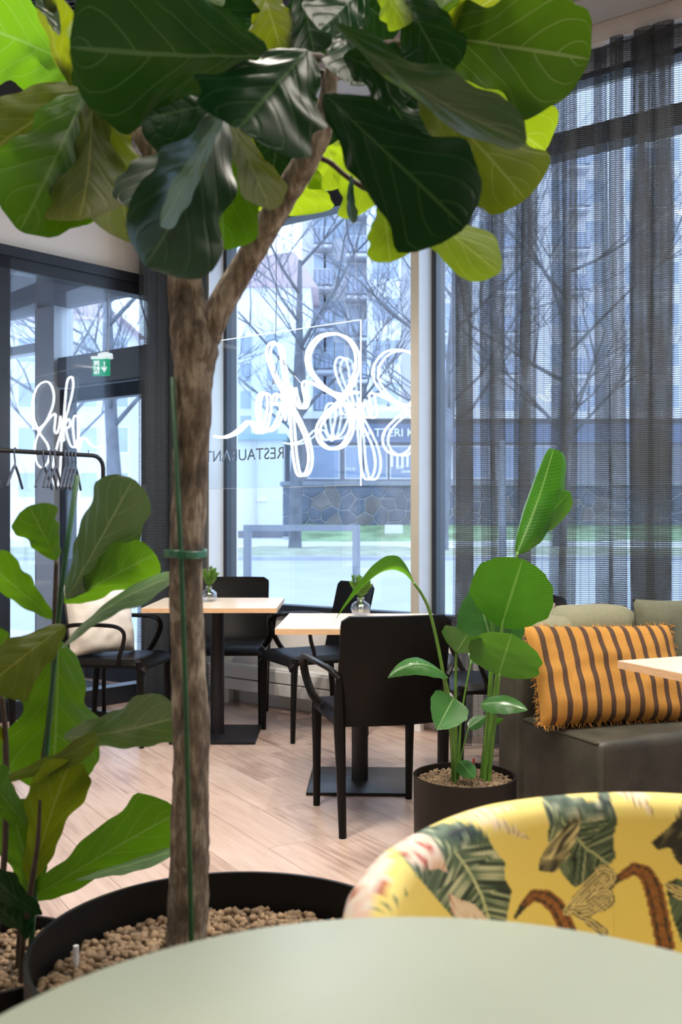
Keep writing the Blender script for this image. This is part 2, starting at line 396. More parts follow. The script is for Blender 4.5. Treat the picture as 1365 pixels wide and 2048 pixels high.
def stripe_mat():
    m, nt, p, out = nodes('striped_linen'); p.inputs['Roughness'].default_value = .9
    uv = N_(nt, 'ShaderNodeUVMap'); uv.uv_map = 'UVMap'; sx = N_(nt, 'ShaderNodeSeparateXYZ'); nt.links.new(uv.outputs[0], sx.inputs[0])
    st = mathn(nt, 'LESS_THAN', mathn(nt, 'FRACT', mathn(nt, 'MULTIPLY_ADD', sx.outputs[0], 11.0, .30)), .36)
    nz = N_(nt, 'ShaderNodeTexNoise'); nz.inputs['Scale'].default_value = 150; tc = N_(nt, 'ShaderNodeTexCoord'); nt.links.new(tc.outputs['Object'], nz.inputs['Vector'])
    mx = N_(nt, 'ShaderNodeMixRGB'); nt.links.new(st, mx.inputs[0]); mx.inputs[1].default_value = (.50, .235, .040, 1); mx.inputs[2].default_value = (.078, .038, .020, 1)
    m2 = N_(nt, 'ShaderNodeMixRGB', blend_type='MULTIPLY'); m2.inputs[0].default_value = .35; nt.links.new(mx.outputs[0], m2.inputs[1])
    nt.links.new(nz.outputs['Fac'], m2.inputs[2]); nt.links.new(m2.outputs[0], p.inputs['Base Color'])
    bp = N_(nt, 'ShaderNodeBump'); bp.inputs['Strength'].default_value = .25; bp.inputs['Distance'].default_value = .002
    nt.links.new(nz.outputs['Fac'], bp.inputs['Height']); nt.links.new(bp.outputs[0], p.inputs['Normal'])
stripe_mat()
mat('white_linen', (.72, .66, .58), .9, var=.05, scale=30, bump=.25, bscale=260)
def print_mat():
    m, nt, p, out = nodes('printed_velvet'); p.inputs['Roughness'].default_value = .7
    a = N_(nt, 'ShaderNodeVertexColor'); a.layer_name = 'print'; nt.links.new(a.outputs[0], p.inputs['Base Color'])
print_mat()
mat('yellow_fabric', (.84, .68, .20), .75, var=.04, scale=20)

# ------------------------------------------------------------------ the room
A1, B1 = 8.6, -8.6                       # room extents along the window wall and inward
CEIL = 3.56
flo = thing('floor', 'oak plank floor of the restaurant', None, kind='structure')
mb = MB().box(CORNER-3.2, A1+.3, B1-.2, .25, -.12, -.012, WM); mb.build('subfloor', 'stem_brown', flo)
pd = Vector((-.52, .854, 0)).normalized(); pq = Vector((pd.y, -pd.x, 0)); PW, PL = .192, 1.38
plank = None; ang = math.atan2(pd.y, pd.x)
for i in range(-19, 20):
    offs = (i * 0.43) % PL
    for j in range(-2, 8):
        c = pq*(i*PW) + pd*(j*PL + offs)
        if not (.4 < c.y < 7.9 and -3.2 < c.x < 2.6): continue
        q = c - W0
        if q.dot(N) > -.25 or q.dot(U) < CORNER + .05 - .0: 
            if q.dot(N) > .5 or q.dot(U) < CORNER - .55: continue
        X = abs(c.x) / max(c.y, .1)
        if X > .55: continue
        if plank is None:
            plank = MB().box(-PL/2+.0008, PL/2-.0008, -PW/2+.0008, PW/2-.0008, -.012, 0, None).build('plank', 'oak_plank', flo)
            o = plank
        else:
            o = plank.copy(); C.objects.link(o); o.parent = flo
        o.location = (c.x, c.y, 0); o.rotation_euler = (0, 0, ang)
MB().box(CORNER-3.2, A1+.3, B1-.2, .25, -.05, -.004, WM).build('underlay', 'oak_plank', flo)

cei = thing('ceiling', 'dark open ceiling with a pale soffit along the windows', None, kind='structure')
MB().box(CORNER-.9, A1+.3, B1-.2, -1.05, CEIL, CEIL+.1, WM).build('ceiling_slab', 'dark_ceiling', cei)
MB().box(CORNER, A1+.3, -1.05, .2, CEIL-.04, CEIL+.1, WM).build('soffit', 'soffit', cei)
MB().box(CORNER, A1+.3, -.62, -.38, CEIL-.10, CEIL-.041, WM, .01).build('pelmet', 'pelmet_grey', cei)

# window wall
ww = thing('wall_window', None, None, kind='structure')
SILL, HEAD = .60, 3.44
MB().box(CORNER, A1+.3, 0, .22, 0, SILL-.02, WM).build('parapet', 'white_wall', ww)
MB().box(CORNER, A1+.3, 0, .22, HEAD, CEIL+.1, WM).build('lintel', 'white_wall', ww)
aM2 = wall_a(on_wall(825, 900, -.1)); aM1 = wall_a(on_wall(418, 900, -.06))
MULL = [aM1, aM2] + [aM2 + 1.62*k for k in range(1, 5)]
for k, (a0, a1) in enumerate(zip(MULL, MULL[1:])):
    w = thing(f'window_{k+1}', None, None, kind='structure')
    MB().box(a0+.02, a1-.02, .045, .051, SILL, HEAD, WM).build('pane', 'window_glass', w)
    MB().box(a0+.02, a1-.02, .075, .081, SILL, HEAD, WM).build('pane', 'window_glass', w)
    MB().box(a0, a1, .03, .12, SILL-.02, SILL+.035, WM).build('sill_frame', 'black_frame', w)
    MB().box(a0, a1, .03, .12, HEAD-.03, HEAD+.02, WM).build('head_frame', 'black_frame', w)
    MB().box(a0, a1, .02, .14, 3.06, 3.17, WM).build('transom', 'black_frame', w)
    MB().box(a0+.05, a0+.08, .025, .12, SILL, HEAD, WM).build('gasket', 'black_frame', w)
    MB().box(a1-.02, a1+.0, .025, .12, SILL, HEAD, WM).build('gasket', 'black_frame', w)
for a in MULL:
    t = thing('trim_%d' % (1+MULL.index(a)), None, None, kind='structure')
    MB().box(a, a+.05, -.11, .12, SILL-.02, HEAD, WM).build('mullion', 'grey_frame', t)
    MB().box(a-.001, a+.051, -.114, -.109, SILL-.02, HEAD, WM).build('cover_strip', 'tan_frame', t)  # front face of the mullion, lamplight painted in as tan
MB().box(CORNER, MULL[0], 0, .22, SILL-.02, HEAD, WM).build('corner_pier', 'white_wall', ww)

# left wall with glazed partition to the entrance lobby
PB = -1.36; PT = 2.75
wl = thing('wall_left', None, None, kind='structure')
MB().box(CORNER-.15, CORNER, PB, 0, PT, CEIL+.1, LM).build('upper_wall', 'white_wall', wl)
MB().box(CORNER-.15, CORNER, B1-.2, PB, 0, CEIL+.1, LM).build('side_wall', 'white_wall', wl)
MB().box(CORNER, CORNER+.02, PB-1.2, PB-.03, 0, PT+.05, LM).build('panelling', 'stem_brown', wl)
w = thing('window_7', None, None, kind='structure')
MB().box(CORNER+.030, CORNER+.038, PB+.06, -.02, .11, PT-.12, LM).build('pane', 'window_glass', w)
MB().box(CORNER-.06, CORNER+.05, PB-.02, PB+.07, 0, PT, LM).build('post', 'black_frame', w)
MB().box(CORNER-.06, CORNER+.05, -.06, 0, 0, PT, LM).build('post', 'black_frame', w)
MB().box(CORNER-.06, CORNER+.05, PB, 0, 0, .11, LM).build('bottom_rail', 'black_frame', w)
MB().box(CORNER-.06, CORNER+.05, PB, 0, PT-.12, PT-.05, LM).build('top_rail', 'black_frame', w)
MB().box(CORNER-.07, CORNER+.07, PB-.04, 0, PT-.05, PT+.01, LM).build('top_trim', 'black_frame', w)

# entrance lobby behind the partition: its outer face is the window wall carried on
VT = 2.80
wv = thing('wall_lobby', None, None, kind='structure')
MB().box(CORNER-3.2, CORNER-.12, PB-.6, .14, VT, VT+.2, WM).build('lobby_ceiling', 'plaster_dark', wv)
MB().box(CORNER-3.3, CORNER-3.2, PB-.6, .14, 0, VT, WM).build('lobby_end', 'plaster_pale', wv)
MB().box(CORNER-3.2, CORNER-.15, PB-.8, PB-.6, 0, VT, WM).build('lobby_back', 'plaster_pale', wv)
MB().box(-1.98, -1.76, -.02, .16, 0, VT, WM).build('lobby_pier', 'grey_frame', wv)
d1 = thing('door_1', 'dark framed glass entrance door', None, kind='structure')
DA0, DA1, DH = -1.74, -.70, 2.16
MB().box(DA0, DA1, .0, .13, DH+.02, DH+.24, WM).build('header', 'plaster_dark', d1)
MB().box(DA1-.13, DA1, .02, .10, 0, DH, WM).build('stile', 'black_frame', d1)
MB().box(DA0, DA0+.10, .02, .10, 0, DH, WM).build('stile', 'black_frame', d1)
MB().box(DA0, DA1, .02, .10, DH-.10, DH, WM).build('top_rail', 'black_frame', d1)
MB().box(DA0, DA1, .02, .10, 0, .16, WM).build('bottom_rail', 'black_frame', d1)
MB().box(DA0+.10, DA1-.13, .055, .063, .16, DH-.10, WM).build('pane', 'window_glass', d1)
MB().tube([wp(DA1-.07, .02, .93), wp(DA1-.07, -.05, .93), wp(DA1-.25, -.05, .93), wp(DA1-.25, -.05, .72), wp(DA1-.25, .02, .72)], .009, 8).build('handle', 'steel', d1, True)
MB().box(DA1-.09, DA1-.05, .005, .02, .78, .90, WM, .004).build('lock_plate', 'steel', d1)
MB().box(DA1-.08, DA1-.05, -.01, .02, 1.20, 1.42, WM, .006).build('grip', 'white_paint', d1)
w = thing('window_8', None, None, kind='structure')
MB().box(DA0, CORNER, .055, .063, DH+.24, VT, WM).build('pane', 'window_glass', w)
MB().box(DA1, CORNER, .02, .12, 0, DH+.24, WM).build('side_panel', 'black_frame', w)
w = thing('window_9', None, None, kind='structure')
MB().box(-3.5, -1.98, .055, .063, .05, VT, WM).build('pane', 'window_glass', w)
MB().box(-2.02, -1.98, .0, .12, 0, VT, WM).build('jamb', 'black_frame', w)
MB().box(-3.5, -1.98, .02, .12, 2.48, 2.55, WM).build('transom', 'grey_frame', w)
MB().box(-3.5, -1.98, .02, .12, 0, .06, WM).build('bottom_rail', 'black_frame', w)
tag(MB().box(-1.9, -.75, -1.1, -.1, 0, .012, WM, .005).build('entrance_mat', 'dark_mat'), 'ribbed dark grey mat on the lobby floor inside the glass door', 'mat')

# the walls behind and beside the camera
MB().box(A1, A1+.2, B1-.2, .2, 0, CEIL+.1, WM).build('wall_right', 'warm_wall')['kind'] = 'structure'
MB().box(CORNER-.15, A1+.2, B1-.2, B1, 0, CEIL+.1, WM).build('wall_back', 'warm_wall')['kind'] = 'structure'

# ceiling lamps, invented and placed out of frame to light the room
def added_ceiling_lamp(loc, rz, label, ln=1.25, power=1.0):
    t = thing('ceiling_lamp', label, 'lamp', loc, rz, 'linear ceiling lamps')
    MB().box(-ln/2, ln/2, -.09, .09, 0, .05, None, .01).build('housing', 'black_metal', t)
    MB().box(-ln/2+.015, ln/2-.015, -.075, .075, -.006, .002).build('diffuser_panel', 'diffuser', t)
    for sx in (-1, 1): MB().tube([(sx*ln*.38, 0, .05), (sx*ln*.38, 0, CEIL - loc[2] + .005)], .004, 6).build('suspension_rod', 'steel', t)
    ld = bpy.data.lights.new('lamp_light', 'AREA'); ld.shape = 'RECTANGLE'; ld.size = ln; ld.size_y = .15
    ld.energy = LAMP_POWER * power; ld.color = (1.0, .91, .80)
    lo = bpy.data.objects.new('lamp_light', ld); C.objects.link(lo); lo.parent = t; lo.location = (0, 0, -.012)
wang = math.atan2(U.y, U.x)
for k, (x, y, pw) in enumerate([(-.62, 2.95, 1.9), (-.20, 2.25, 1.6), (.95, 1.5, 1.0), (1.25, 3.1, 1.5), (-1.9, 1.0, .6), (2.6, -.3, .6), (.3, -2.2, 1.0), (3.2, .9, .7)]):
    added_ceiling_lamp((x, y, 3.36), wang + PI/2, ['linear ceiling lamp with a white diffuser above the window tables', 'linear ceiling lamp with a white diffuser above the big fig tree'][k == 1] if k < 2 else 'linear ceiling lamp with a white diffuser hung over the dining area', power=pw)

# track spotlights added to brighten the wall and tables near the windows
SPOT_POWER = 95.0
for k, (x, y, tx, ty, lab) in enumerate([(-1.0, 4.7, -.75, 5.9, 'black track spotlight above the far wooden table'), (-.15, 4.4, .05, 5.3, 'black track spotlight above the wooden table by the planter'), (.75, 3.7, .95, 4.2, 'black track spotlight above the olive sofa')]):
    z = 3.40; dr = Vector((tx-x, ty-y, .3-z)).normalized(); q = dr.to_track_quat('-Z', 'Y')
    t = thing('track_spotlight', lab, 'lamp', (x, y, z), 0, 'track spotlights')
    MM = q.to_matrix().to_4x4()
    MB().lathe([(.001, .10), (.032, .10), (.036, .08), (.036, -.04), (.030, -.045), (.028, -.02), (.001, -.018)], 20, MM).build('lamp_head', 'black_metal', t, 'auto')
    MB().tube([(0, 0, .05), (0, 0, CEIL - z + .005)], .006, 8).build('stem', 'black_metal', t)
    ld = bpy.data.lights.new('spot_light', 'SPOT'); ld.energy = SPOT_POWER; ld.color = (1.0, .92, .82); ld.spot_size = math.radians(78); ld.spot_blend = .8; ld.shadow_soft_size = .03
    lo = bpy.data.objects.new('spot_light', ld); C.objects.link(lo); lo.parent = t; lo.location = tuple(dr*.05); lo.rotation_mode = 'QUATERNION'; lo.rotation_quaternion = q

# ------------------------------------------------------------------ curtains
def curtain(name, path_fn, length, z0, z1, label, folds, amp, seed, parent_loc, n_per=14, nz=14):
    rnd = random.Random(seed); t = None
    # irregular folds: phase grows unevenly
    ph = [0.0]; n = folds * n_per
    stepw = []
    for k in range(folds): stepw += [rnd.uniform(.45, 1.7)] * n_per
    tot = sum(stepw); s = 0; xs = [0]
    for w_ in stepw: s += w_ / tot * length; xs.append(s)
    ampk = [rnd.uniform(.75, 1.25) for _ in range(folds + 1)]
    top_off = [rnd.uniform(-.012, .012) for _ in range(folds + 1)]
    mb = MB(); vs = []; uv = []
    for j in range(nz + 1):
        v = j / nz; z = z0 + (z1 - z0) * v
        for i, a in enumerate(xs):
            p = 2 * PI * i / n_per; fk = min(i // n_per, folds)
            am = amp * ampk[fk] * (1.0 - .35 * v)
            sway = .02 * math.sin(3.1 * v + fk * 1.7) * (1 - v)
            off = am * math.sin(p)
            along = a + (.074 * math.sin(2 * p) * (1 - .2 * v)) + sway + top_off[fk] * v * 0
            vs.append(path_fn(along, off) + Vector((0, 0, z + (.006 * math.sin(p + 1) if j == nz else 0))))
            uv.append((i / n_per * .25, v))
    w = len(xs)
    fs = [(j*w+i, j*w+i+1, (j+1)*w+i+1, (j+1)*w+i) for j in range(nz) for i in range(w-1)]
    mb.v = [tuple(q) for q in vs]; mb.f = fs; mb.uv = uv
    return mb
CB = -.24
aC0 = wall_a(on_wall(903, 1300, CB)); 
def right_path(s, o): return W0 + U*(aC0 + s) + N*(CB + o)
t = thing('sheer_curtain', 'long dark grey sheer curtain with horizontal weave behind the olive sofa', 'curtain', tuple(right_path(0, 0)), 0)
curtain('c', right_path, 2.7, .02, 3.428, '', 14, .082, 3, None).build('drape', 'sheer', t, True, world=True)
MB().box(aC0-.1, aC0+2.8, CB-.025, CB+.025, 3.43, CEIL-.039, WM).build('curtain_track', 'white_paint', t, world=True)
def corner_path(s, o):
    L1 = .26
    if s < L1: return W0 + U*(CORNER+.17 + o) + N*(-.20 - (L1 - s))
    return W0 + U*(CORNER+.17 + (s - L1)) + N*(-.20 + o*.9)
t = thing('sheer_curtain', 'dark sheer curtain gathered in the corner beside the entrance partition', 'curtain', tuple(corner_path(.2, 0)), 0)
curtain('c', corner_path, .50, .03, 3.428, '', 11, .055, 8, None).build('drape', 'sheer', t, True, world=True)
MB().box(CORNER+.02, CORNER+.45, -.225, -.175, 3.43, CEIL-.039, WM).build('curtain_track', 'white_paint', t, world=True)

# ------------------------------------------------------------------ convector under the window
aR1 = wall_a(on_wall(760, 1400, -.13))
t = thing('convector', 'long white convector heater low along the window wall', 'heater', tuple(wp(.6, -.07, 0)))
for z0, z1 in ((.095, .165), (.172, .242)):
    MB().box(CORNER+.38, aR1+.5, -.125, -.02, z0, z1, WM, .006).build('casing', 'white_paint', t, world=True)
MB().box(CORNER+.38, aR1+.5, -.115, -.03, .242, .252, WM).build('grille', 'white_paint', t, world=True)
for a in (CORNER+.5, .8, aR1+.2):
    MB().box(a, a+.05, -.11, .001, .10, .20, WM).build('bracket', 'white_paint', t, world=True)
    MB().box(a, a+.05, -.10, -.06, 0, .10, WM).build('foot', 'white_paint', t, world=True)
tag(MB().box(CORNER+.055, A1, -.012, 0.001, 0, .07, WM).build('baseboard_window', 'white_paint'), kind='structure')
tag(MB().box(CORNER+.055, A1, -.03, .001, SILL-.03, SILL, WM).build('trim_20', 'black_frame'), kind='structure')

# ------------------------------------------------------------------ chairs
def make_chair():
    root = thing('armchair', '', 'chair', (0,0,0), 0, 'black plastic armchairs')
    def seat(u, v):
        x = (u-.5)*.432; y = -.205 + v*.435
        e = max(0, (abs(u-.5)*2-.86)/.14); fr = max(0, (v-.86)/.14)
        z = .452 - .010*math.sin(PI*min(v*1.1,1))*(1-(2*u-1)**2) - .028*e*e - .034*fr*fr
        return (Vector((x, y, z)), Vector((0, 0, 1)))
    MB().grid(seat, 16, 16, .017).build('seat', 'black_plastic', root, 'auto')
    def back(u, v):
        z = .405 + v*.415; hw = .208 + .004*v
        if v > .925: q = (v-.925)/.075; hw -= .031*(1-math.sqrt(max(0, 1-q*q)))
        x = (u-.5)*2*hw; y = -.212 - .088*max(0, (z-.45))/.37 + .030*(2*u-1)**2 - .018*math.sin(PI*v)*(1-(2*u-1)**2)
        return (Vector((x, y, z)), Vector((0, 1, .2)))
    MB().grid(back, 18, 22, .013).build('backrest', 'black_plastic', root, 'auto')
    for sx in (-1, 1):
        MB().tube([(sx*.198, .205, 0), (sx*.199, .200, .25), (sx*.201, .196, .40), (sx*.200, .190, .44)], [.0125, .0155, .0185, .018], 8, flat=1.15).build('leg', 'black_plastic', root, 'auto')
        MB().tube([(sx*.196, -.235, 0), (sx*.200, -.222, .25), (sx*.203, -.212, .42), (sx*.205, -.216, .52), (sx*.206, -.228, .60)], [.0125, .0165, .020, .018, .011], 8, flat=1.15).build('leg', 'black_plastic', root, 'auto')
        pts = spline([(sx*.205, -.235, .585), (sx*.232, -.205, .615), (sx*.262, -.12, .632), (sx*.270, .02, .634), (sx*.270, .10, .625), (sx*.267, .135, .595), (sx*.258, .128, .54), (sx*.238, .10, .475), (sx*.208, .085, .440)], 5)
        MB().tube(pts, [.017]*len(pts), 8, flat=.62, up=(0, 0, 1)).build('armrest', 'black_plastic', root, 'auto')
    return root
ch0 = make_chair(); first = [True]
def chair(x, y, deg, label):
    o = ch0 if first[0] else copy_tree(ch0); first[0] = False
    o.location = (x, y, 0); o.rotation_euler = (0, 0, math.radians(deg)); o['label'] = label; return o
chair(.141, 3.95, 13.7, 'black plastic armchair seen from behind, beside the potted bird of paradise')
chair(-.160, 5.505, 117, 'black plastic armchair between the two wooden tables, its back to the second vase')
chair(-.655, 5.885, 180, 'black plastic armchair with its back to the window behind the far wooden table')
chC = chair(-1.19, 5.36, -100, 'black plastic armchair holding a cream pillow beside the corner curtain')
chE = chair(.70, 4.60, 97, 'black plastic armchair with a taupe cushion between the curtain and the sofa')
chair(-1.66, 4.55, -60, 'black plastic armchair below the coat rack, mostly behind the leafy fig')

# ------------------------------------------------------------------ tables
def make_table():
    root = thing('square_table', '', 'table', (0,0,0), 0, 'square wooden cafe tables')
    s = .345
    MB().box(-s, s, -s, s, .697, .7195, None).build('edge_band', 'maple_edge', root)
    MB().box(-s+.0006, s-.0006, -s+.0006, s-.0006, .7195, .7215, None).build('tabletop', 'maple', root)
    MB().tube([(0,0,.012), (0,0,.697)], .037, 20).build('column', 'black_metal', root, 'auto')
    MB().box(-.225, .225, -.225, .225, 0, .014, None, .004).build('base_plate', 'black_metal', root, 'auto')
    MB().box(-.15, .15, -.03, .03, .685, .697).build('top_bracket', 'black_metal', root)
    return root
tA = make_table(); tA.location = (-.672, 5.43, 0); tA['label'] = 'square light wood table in front of the window chair, vase at its edge'
tB = copy_tree(tA); tB.location = (.084, 4.46, 0); tB.rotation_euler = (0, 0, math.radians(-2)); tB['label'] = 'square light wood table at the black armchair beside the potted bird of paradise'
tC = copy_tree(tA); e1 = Vector((.92, .39, 0)).normalized(); e2 = Vector((-.39, .92, 0)).normalized()
cpt = on_height(1236, 1322, .72); ctr = cpt + e1*.345 - e2*.345
tC.location = (ctr.x, ctr.y, 0); tC.rotation_euler = (0, 0, math.atan2(e1.y, e1.x)); tC['label'] = 'light wood table in front of the olive sofa and striped pillow'

# round green foreground table
t = thing('round_table', 'round sage green table top at the yellow patterned tub chair', 'table', (.075, .66, 0))
R = .433
prof = [(0, .715), (R-.012, .715), (R-.002, .722), (R, .730), (R-.004, .738), (R-.010, .740), (0, .740)]
MB().lathe([(max(r, .001), z) for r, z in prof], 128).build('tabletop', 'green_table', t, 'auto')
MB().tube([(0,0,.02), (0,0,.715)], .035, 20).build('column', 'black_metal', t, 'auto')
MB().lathe([(.001,.0),(.18,.0),(.18,.012),(.05,.022),(.001,.022)], 48).build('foot_disc', 'black_metal', t, 'auto')

# ------------------------------------------------------------------ vases with sprigs
def vase(p, label, seed):
    rnd = random.Random(seed)
    t = thing('bud_vase', label, 'vase', tuple(p), 0, 'small glass vases'); t.scale = (1.15, 1.15, 1.2)
    prof = [(.001, 0), (.026, 0), (.036, .010), (.041, .026), (.037, .043), (.024, .054), (.015, .058), (.014, .066), (.019, .070), (.0165, .070), (.0115, .065), (.0125, .058), (.022, .052), (.034, .041), (.038, .026), (.033, .012), (.024, .004), (.001, .004)]
    g = MB(); n = 28; vs = []; 
    for i, (r, z) in enumerate(prof):
        for k in range(n):
            a = 2*PI*k/n; rr = r*(1 + (.035*math.sin(7*a + z*160) if .006 < z < .05 and i < 7 else 0)); vs.append((rr*math.cos(a), rr*math.sin(a), z))
    fs = [(i*n+k, i*n+(k+1) % n, (i+1)*n+(k+1) % n, (i+1)*n+k) for i in range(len(prof)-1) for k in range(n)]
    g.add(vs, fs).build('glass_bottle', 'vase_glass', t, True)
    MB().lathe([(.001, .006), (.024, .006), (.035, .016), (.036, .030), (.001, .030)], 20).build('water', 'vase_glass', t, True)
    for k in range(16):
        a = rnd.uniform(0, 2*PI); sp = rnd.uniform(.01, .042); hh = rnd.uniform(.115, .15)
        pts = [Vector((0, 0, .012)), Vector((math.cos(a)*.006, math.sin(a)*.006, .065)), Vector((math.cos(a)*sp*.6, math.sin(a)*sp*.6, .095)), Vector((math.cos(a)*sp, math.sin(a)*sp, hh))]
        pts = spline(pts, 6); b = MB().tube(pts, .0013, 5)
        for i in range(9, len(pts)):
            for q in range(14):
                d = Vector((rnd.uniform(-1, 1), rnd.uniform(-1, 1), rnd.uniform(.2, 1.1))).normalized()*rnd.uniform(.008, .017)
                b.tube([pts[i], pts[i]+d*.6, pts[i]+d], [.0017, .0016, .0008], 4)
        b.build('sprig', 'stem_green', t)
pA = on_height(418, 1203, .7215); pB = on_height(722, 1231, .7215)
vase(pA, 'small clear glass bud vase with green sprigs on the far wooden table', 1)
vase(pB, 'small clear glass bud vase with green sprigs on the table at the armchair turned away', 2)

# ------------------------------------------------------------------ pillows
def pillow_mesh(w, h, th, nu=30, nv=24, seed=0, uvs=True, corner=.06):
    """w along x, h along z, thickness along y, centred"""
    mb = MB(); vs = []; uv = []
    def P(u, v, side):
        a, b = 2*u-1, 2*v-1
        pin = 1 - corner*(1-abs(a)**1.6) * (abs(b)**6) ; pin2 = 1 - corner*(1-abs(b)**1.6)*(abs(a)**6)
        bulge = max(0, (1-a**4))**.55 * max(0, (1-b**4))**.55
        wr = .010*noise.noise(Vector((u*7+seed, v*7, side*3.0)))*bulge + .006*math.sin(18*v+seed)*(abs(a)**5)*bulge
        return Vector((a*w/2*pin2, side*(th/2*bulge + wr), b*h/2*pin))
    n = nv + 1
    for side in (-1, 1):
        for i in range(nu+1):
            for j in range(nv+1): vs.append(P(i/nu, j/nv, side)); uv.append((i/nu, j/nv))
    o = (nu+1)*n; fs = []
    for i in range(nu):
        for j in range(nv):
            fs.append((i*n+j, (i+1)*n+j, (i+1)*n+j+1, i*n+j+1)); fs.append((o+i*n+j, o+i*n+j+1, o+(i+1)*n+j+1, o+(i+1)*n+j))
    mb.v = [tuple(q) for q in vs]; mb.f = fs; mb.uv = uv; return mb
def xform(mb, M): mb.v = [tuple(M @ Vector(q)) for q in mb.v]; return mb
def frame(o, ex, ez):
    ex = Vector(ex).normalized(); ez = Vector(ez); ez = (ez - ex*ez.dot(ex)).normalized(); ey = ez.cross(ex)
    return Matrix(((ex.x, ey.x, ez.x, o[0]), (ex.y, ey.y, ez.y, o[1]), (ex.z, ey.z, ez.z, o[2]), (0,0,0,1)))
# cream pillow on chair C, leaning on its back
cr_ = math.radians(-100); fw = Vector((-math.sin(cr_), math.cos(cr_), 0)); rt = Vector((math.cos(cr_), math.sin(cr_), 0))
base = Vector(chC.location)
tag(xform(pillow_mesh(.43, .38, .14, seed=3), frame(base - fw*.110 + Vector((0,0,.638)), Vector((-.62, -.78, .02)), Vector((0,0,1)) - fw*.22)).build('pillow', 'white_linen', None, True),
    'cream linen pillow leaning on the armchair by the corner curtain', 'pillow', 'loose pillows')
cr_ = math.radians(97); fw = Vector((-math.sin(cr_), math.cos(cr_), 0)); rt = Vector((math.cos(cr_), math.sin(cr_), 0))
base = Vector(chE.location)
tag(xform(pillow_mesh(.40, .38, .17, seed=9), frame(base - fw*.161 + Vector((0,0,.625)), rt, Vector((0,0,1)) - fw*.38)).build('pillow', 'taupe_fabric', None, True),
    'taupe cushion on the armchair between the curtain and the sofa', 'pillow', 'loose pillows')

# ------------------------------------------------------------------ sofa
SO = on_height(1203, 1490, .42); SO.z = 0
SM = Matrix(((e1.x, e2.x, 0, SO.x), (e1.y, e2.y, 0, SO.y), (0, 0, 1, 0), (0, 0, 0, 1)))
t = thing('sofa', 'dark olive leather sofa bench with padded green back rolls', 'sofa', tuple(SO))
def soft_box(mb, x0, x1, y0, y1, z0, z1, r, M, puff=0.0, n=18):
    """rounded box on a superellipse grid"""
    vs = []; fs = []; cx, cy, cz = (x0+x1)/2, (y0+y1)/2, (z0+z1)/2; hx, hy, hz = (x1-x0)/2, (y1-y0)/2, (z1-z0)/2
    idx = {}
    def vert(i, j, k):
        key = (i, j, k)
        if key in idx: return idx[key]
        a, b, c = 2*i/n-1, 2*j/n-1, 2*k/n-1
        def mp(t, hh):   # more rows near the edges
            s_ = math.copysign(1, t); return s_*(hh - r*min(1, hh/r))*min(1, abs(t)*1.18) if abs(t) < .85 else s_*(hh-r) + s_*r*(abs(t)-.85)/.15
        p = Vector((mp(a, hx), mp(b, hy), mp(c, hz)))
        q = Vector((max(-hx+r, min(hx-r, p.x)), max(-hy+r, min(hy-r, p.y)), max(-hz+r, min(hz-r, p.z))))
        d = p - q
        if d.length > 1e-6: p = q + d.normalized()*r
        p += Vector((0, 0, puff*(1-a*a)*(1-b*b) if c > .9 else 0))
        idx[key] = len(vs); vs.append((p.x+cx, p.y+cy, p.z+cz)); return idx[key]
    for i in range(n):
        for j in range(n):
            for k in (0, n):
                f = (vert(i,j,k), vert(i+1,j,k), vert(i+1,j+1,k), vert(i,j+1,k)); fs.append(f if k else f[::-1])
                f = (vert(i,k,j), vert(i+1,k,j), vert(i+1,k,j+1), vert(i,k,j+1)); fs.append(f[::-1] if k else f)
                f = (vert(k,i,j), vert(k,i+1,j), vert(k,i+1,j+1), vert(k,i,j+1)); fs.append(f if k else f[::-1])
    return mb.add(vs, fs, M)
soft_box(MB(), 0, 1.02, 0, .49, .0, .425, .022, SM, .012).build('seat_block', 'olive_leather', t, True, world=True)
soft_box(MB(), -.01, 1.02, .475, .64, .0, .745, .028, SM).build('back_panel', 'olive_leather', t, True, world=True)
MB().tube([SM @ Vector(q) for q in ((.002, .02, .418), (.002, .47, .418))], .004, 6).build('seam_piping', 'olive_leather', t, world=True)
MB().tube([SM @ Vector(q) for q in ((.012, .001, .03), (.012, .001, .40))], .003, 6).build('seam_piping', 'olive_leather', t, world=True)
soft_box(MB(), .05, .30, .43, .66, .60, .795, .07, SM).build('back_roll', 'olive_fabric', t, True, world=True)
soft_box(MB(), .19, .545, .405, .675, .585, .832, .085, SM).build('back_roll', 'olive_fabric', t, True, world=True)
soft_box(MB(), .60, 1.01, .43, .66, .60, .805, .07, SM).build('back_roll', 'olive_fabric', t, True, world=True)
